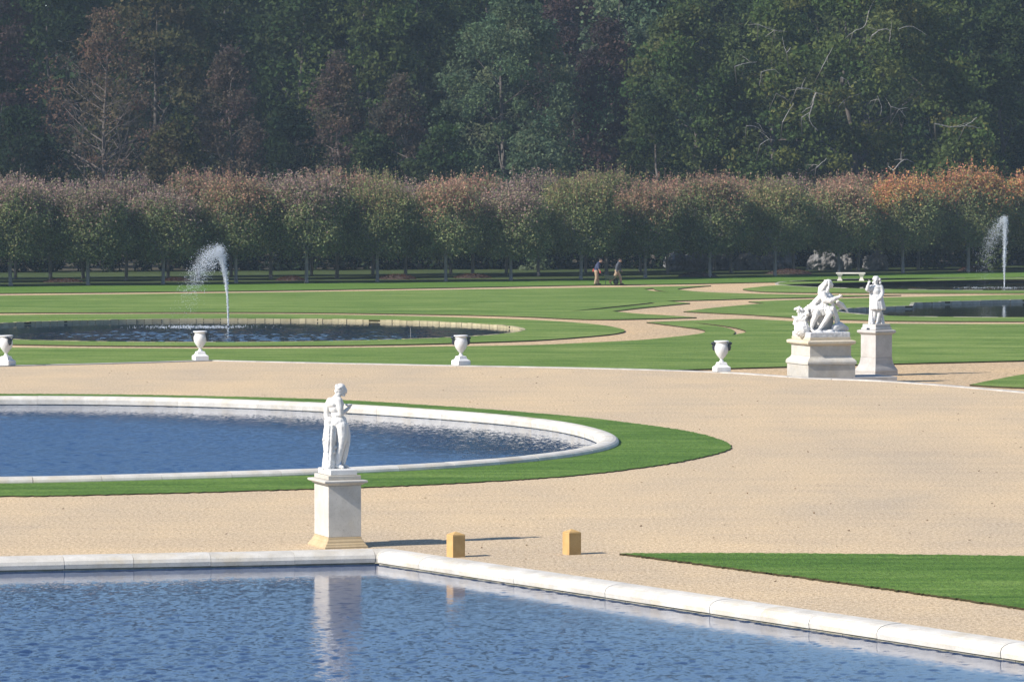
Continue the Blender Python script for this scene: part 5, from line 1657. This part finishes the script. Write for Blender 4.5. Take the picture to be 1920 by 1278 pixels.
def person(loc, label, J, shirt, arms, red=False):
    """J: joint positions (x, y, z); body is one surface, clothing its children"""
    e = empty('person', loc)
    tag(e, label, 'person')
    hd = J['head']
    B = [ellipsoid(hd, (0.095, 0.078, 0.118), (0, J['tilt'], 0)), ellipsoid((hd[0] + 0.09, hd[1], hd[2] - 0.03), (0.022, 0.018, 0.025)),
         ellipsoid((hd[0] + 0.045, hd[1], hd[2] - 0.075), (0.055, 0.05, 0.05)),
         ellipsoid((hd[0] - 0.01, hd[1] - 0.08, hd[2] - 0.015), (0.022, 0.012, 0.032)), ellipsoid((hd[0] - 0.01, hd[1] + 0.08, hd[2] - 0.015), (0.022, 0.012, 0.032))]
    B += chain([hd, J['neck']], [0.06, 0.065])
    B += chain([J['neck'], J['chest'], J['waist'], J['hip']], [0.10, 0.145, 0.125, 0.14])
    for s in ('l', 'r'):
        B += chain([J['sh_' + s], J['el_' + s], J['wr_' + s]], [0.065, 0.048, 0.034])
        B += chain([J['neck'], J['sh_' + s]], [0.08, 0.075])
        wv = np.array(J['wr_' + s]); dv = wv - np.array(J['el_' + s]); dv /= np.linalg.norm(dv)
        B.append(ellipsoid(tuple(wv + dv * 0.05), (0.035, 0.025, 0.045)))
        for k in range(4):
            q = wv + dv * 0.08 + np.array([0, 0.018 * (k - 1.5), 0])
            B += chain([q, q + dv * 0.04, q + dv * 0.06 + np.array([0.02, 0, 0.0])], [0.011, 0.010, 0.009])
        B += chain([wv + dv * 0.03 + np.array([0.02, 0, 0]), wv + dv * 0.07 + np.array([0.04, 0, 0])], [0.012, 0.010])
        B += chain([J['hp_' + s], J['kn_' + s], J['an_' + s]], [0.095, 0.065, 0.042])
    sculpt('body', B, 0.016, M['skin'], e, 2)
    H = [ellipsoid((hd[0] - 0.018, hd[1], hd[2] + 0.03), (0.098, 0.086, 0.10), (0, J['tilt'], 0))]
    sculpt('hair', H, 0.016, M['hair'], e, 1)
    S = chain([J['neck'], J['chest'], J['waist'], J['hip']], [0.115, 0.17, 0.15, 0.155])
    for s in ('l', 'r'):
        S += chain([J['neck'], J['sh_' + s]], [0.095, 0.09])
        S += chain([J['sh_' + s], J['el_' + s]], [0.09, 0.068])
        if arms == 'long':
            S += chain([J['el_' + s], J['wr_' + s]], [0.066, 0.05])
    sculpt('shirt', S, 0.018, shirt, e, 2, 0.02, 0.15)
    Tn = [ellipsoid(J['hip'], (0.165, 0.18, 0.14))]
    for s in ('l', 'r'):
        Tn += chain([J['hp_' + s], J['kn_' + s], J['an_' + s]], [0.13, 0.10, 0.085])
    sculpt('trousers', Tn, 0.018, M['khaki'], e, 2, 0.02, 0.15)
    for s in ('l', 'r'):
        a = J['an_' + s]
        sculpt('boot', chain([(a[0], a[1], a[2] - 0.01), (a[0], a[1], a[2] - 0.04)], [0.062, 0.06]) + chain([(a[0] - 0.02, a[1], a[2] - 0.05), J['toe_' + s]], [0.055, 0.045]), 0.014, M['boot'], e, 1)
    if red:
        sculpt('red_pouch', chain([(J['hip'][0] - 0.16, J['hip'][1] - 0.02, J['hip'][2] + 0.12), (J['hip'][0] - 0.19, J['hip'][1] - 0.02, J['hip'][2] + 0.0)], [0.05, 0.055]), 0.014, M['red'], e, 1)
        for s in ('l', 'r'):
            wv = np.array(J['wr_' + s])
            sculpt('red_glove', chain([wv + np.array([-0.005, 0, 0.05]), wv + np.array([0.01, 0, -0.06])], [0.046, 0.05]), 0.014, M['red'], e, 1)
    return e
pa = at(1119, 533.6, LAWN)
def J_(pts): return pts
person((pa[0], pa[1], LAWN), 'gardener in a navy shirt and khaki trousers stooping to push the barrow, left', dict(
    head=(0.27, 0, 1.62), tilt=R(25), neck=(0.15, 0, 1.46), chest=(0.06, 0, 1.28), waist=(-0.02, 0, 1.06), hip=(-0.05, 0, 0.92),
    sh_l=(0.10, 0.19, 1.42), sh_r=(0.10, -0.19, 1.42), el_l=(0.10, 0.24, 1.12), el_r=(0.10, -0.24, 1.12), wr_l=(0.22, 0.24, 0.88), wr_r=(0.22, -0.24, 0.88),
    hp_l=(-0.04, 0.09, 0.88), hp_r=(-0.04, -0.09, 0.88), kn_l=(0.05, 0.10, 0.49), kn_r=(-0.02, -0.10, 0.49), an_l=(0.10, 0.10, 0.10), an_r=(-0.12, -0.10, 0.10),
    toe_l=(0.26, 0.10, 0.045), toe_r=(0.04, -0.10, 0.045)), M['navy'], 'short', True)
pb_ = at(1158, 533.2, LAWN)
person((pb_[0], pb_[1] - 0.25, LAWN), 'walking man in a slate jumper and khaki trousers, in front of the barrow, right', dict(
    head=(0.16, 0, 1.64), tilt=R(14), neck=(0.08, 0, 1.47), chest=(0.03, 0, 1.29), waist=(-0.03, 0, 1.06), hip=(-0.05, 0, 0.93),
    sh_l=(0.05, 0.19, 1.43), sh_r=(0.05, -0.19, 1.43), el_l=(0.10, 0.24, 1.15), el_r=(-0.06, -0.24, 1.15), wr_l=(0.24, 0.23, 0.95), wr_r=(-0.08, -0.24, 0.89),
    hp_l=(-0.04, 0.09, 0.89), hp_r=(-0.04, -0.09, 0.89), kn_l=(0.17, 0.10, 0.53), kn_r=(-0.20, -0.10, 0.54), an_l=(0.22, 0.10, 0.11), an_r=(-0.52, -0.10, 0.22),
    toe_l=(0.38, 0.10, 0.045), toe_r=(-0.44, -0.10, 0.06)), M['slate'], 'long')
# wheelbarrow between them
wb = empty('wheelbarrow', (pa[0] + 0.28, pa[1] + 0.0, LAWN))
tag(wb, 'dark green wheelbarrow between the two men on the far path', 'wheelbarrow')
tv = [(0.30, -0.26, 0.42), (0.30, 0.26, 0.42), (0.80, 0.2, 0.34), (0.80, -0.2, 0.34), (0.16, -0.34, 0.66), (0.16, 0.34, 0.66), (1.0, 0.30, 0.60), (1.0, -0.30, 0.60)]
tf = [(0, 3, 2, 1), (0, 1, 5, 4), (1, 2, 6, 5), (2, 3, 7, 6), (3, 0, 4, 7)]
tray = mesh(tv, tf)
bm = bmesh.new(); bm.from_mesh(tray); bmesh.ops.recalc_face_normals(bm, faces=bm.faces); bmesh.ops.solidify(bm, geom=bm.faces[:], thickness=0.012); bm.to_mesh(tray); bm.free()
link('tray', tray, M['barrow'], wb)
for s in (-1, 1):
    link('handle', mesh(*tubes([((-0.06, s * 0.24, 0.82), 0.018, (0.35, s * 0.24, 0.42), 0.018), ((0.35, s * 0.24, 0.42), 0.018, (1.02, s * 0.05, 0.19), 0.016)], 8), True), M['barrow'], wb)
    link('leg', mesh(*tubes([((0.34, s * 0.23, 0.42), 0.016, (0.30, s * 0.23, 0.0), 0.016)], 6), True), M['barrow'], wb)
tv_, tf_ = [], []
seg, ms = 20, 8
for i in range(seg):
    a = 2 * math.pi * i / seg
    for j in range(ms):
        b = 2 * math.pi * j / ms
        rr_ = 0.145 + 0.045 * math.cos(b)
        tv_.append((1.02 + rr_ * math.cos(a), 0.045 * math.sin(b), 0.19 + rr_ * math.sin(a)))
for i in range(seg):
    for j in range(ms):
        tf_.append((i * ms + j, ((i + 1) % seg) * ms + j, ((i + 1) % seg) * ms + (j + 1) % ms, i * ms + (j + 1) % ms))
wh = link('wheel', mesh(tv_, tf_, True), M['tyre'], wb)
hv, hf = lathe([(0.0, -0.02), (0.105, -0.015), (0.105, 0.015), (0.0, 0.02)], 16)
link('rim', mesh([(1.02 + x, z, 0.19 + y) for x, y, z in hv], hf), M['barrow'], wh)
# ================================================================== HAZE
hz = mesh(*box(0, 320, 21.5, 1500, 900, 46))
me_h = bpy.data.materials.new('morning haze')
me_h.use_nodes = True
hn = me_h.node_tree.nodes
for nd in list(hn):
    if nd.type != 'OUTPUT_MATERIAL': hn.remove(nd)
pv_ = hn.new('ShaderNodeVolumePrincipled')
pv_.inputs['Color'].default_value = (0.62, 0.80, 1.0, 1)
pv_.inputs['Density'].default_value = 0.0002
pv_.inputs['Anisotropy'].default_value = 0.0
me_h.node_tree.links.new(pv_.outputs['Volume'], [n for n in hn if n.type == 'OUTPUT_MATERIAL'][0].inputs['Volume'])
o = link('haze', hz, me_h)
tag(o, 'thin pale blue haze between the terrace and the wood', 'haze', kind='stuff')
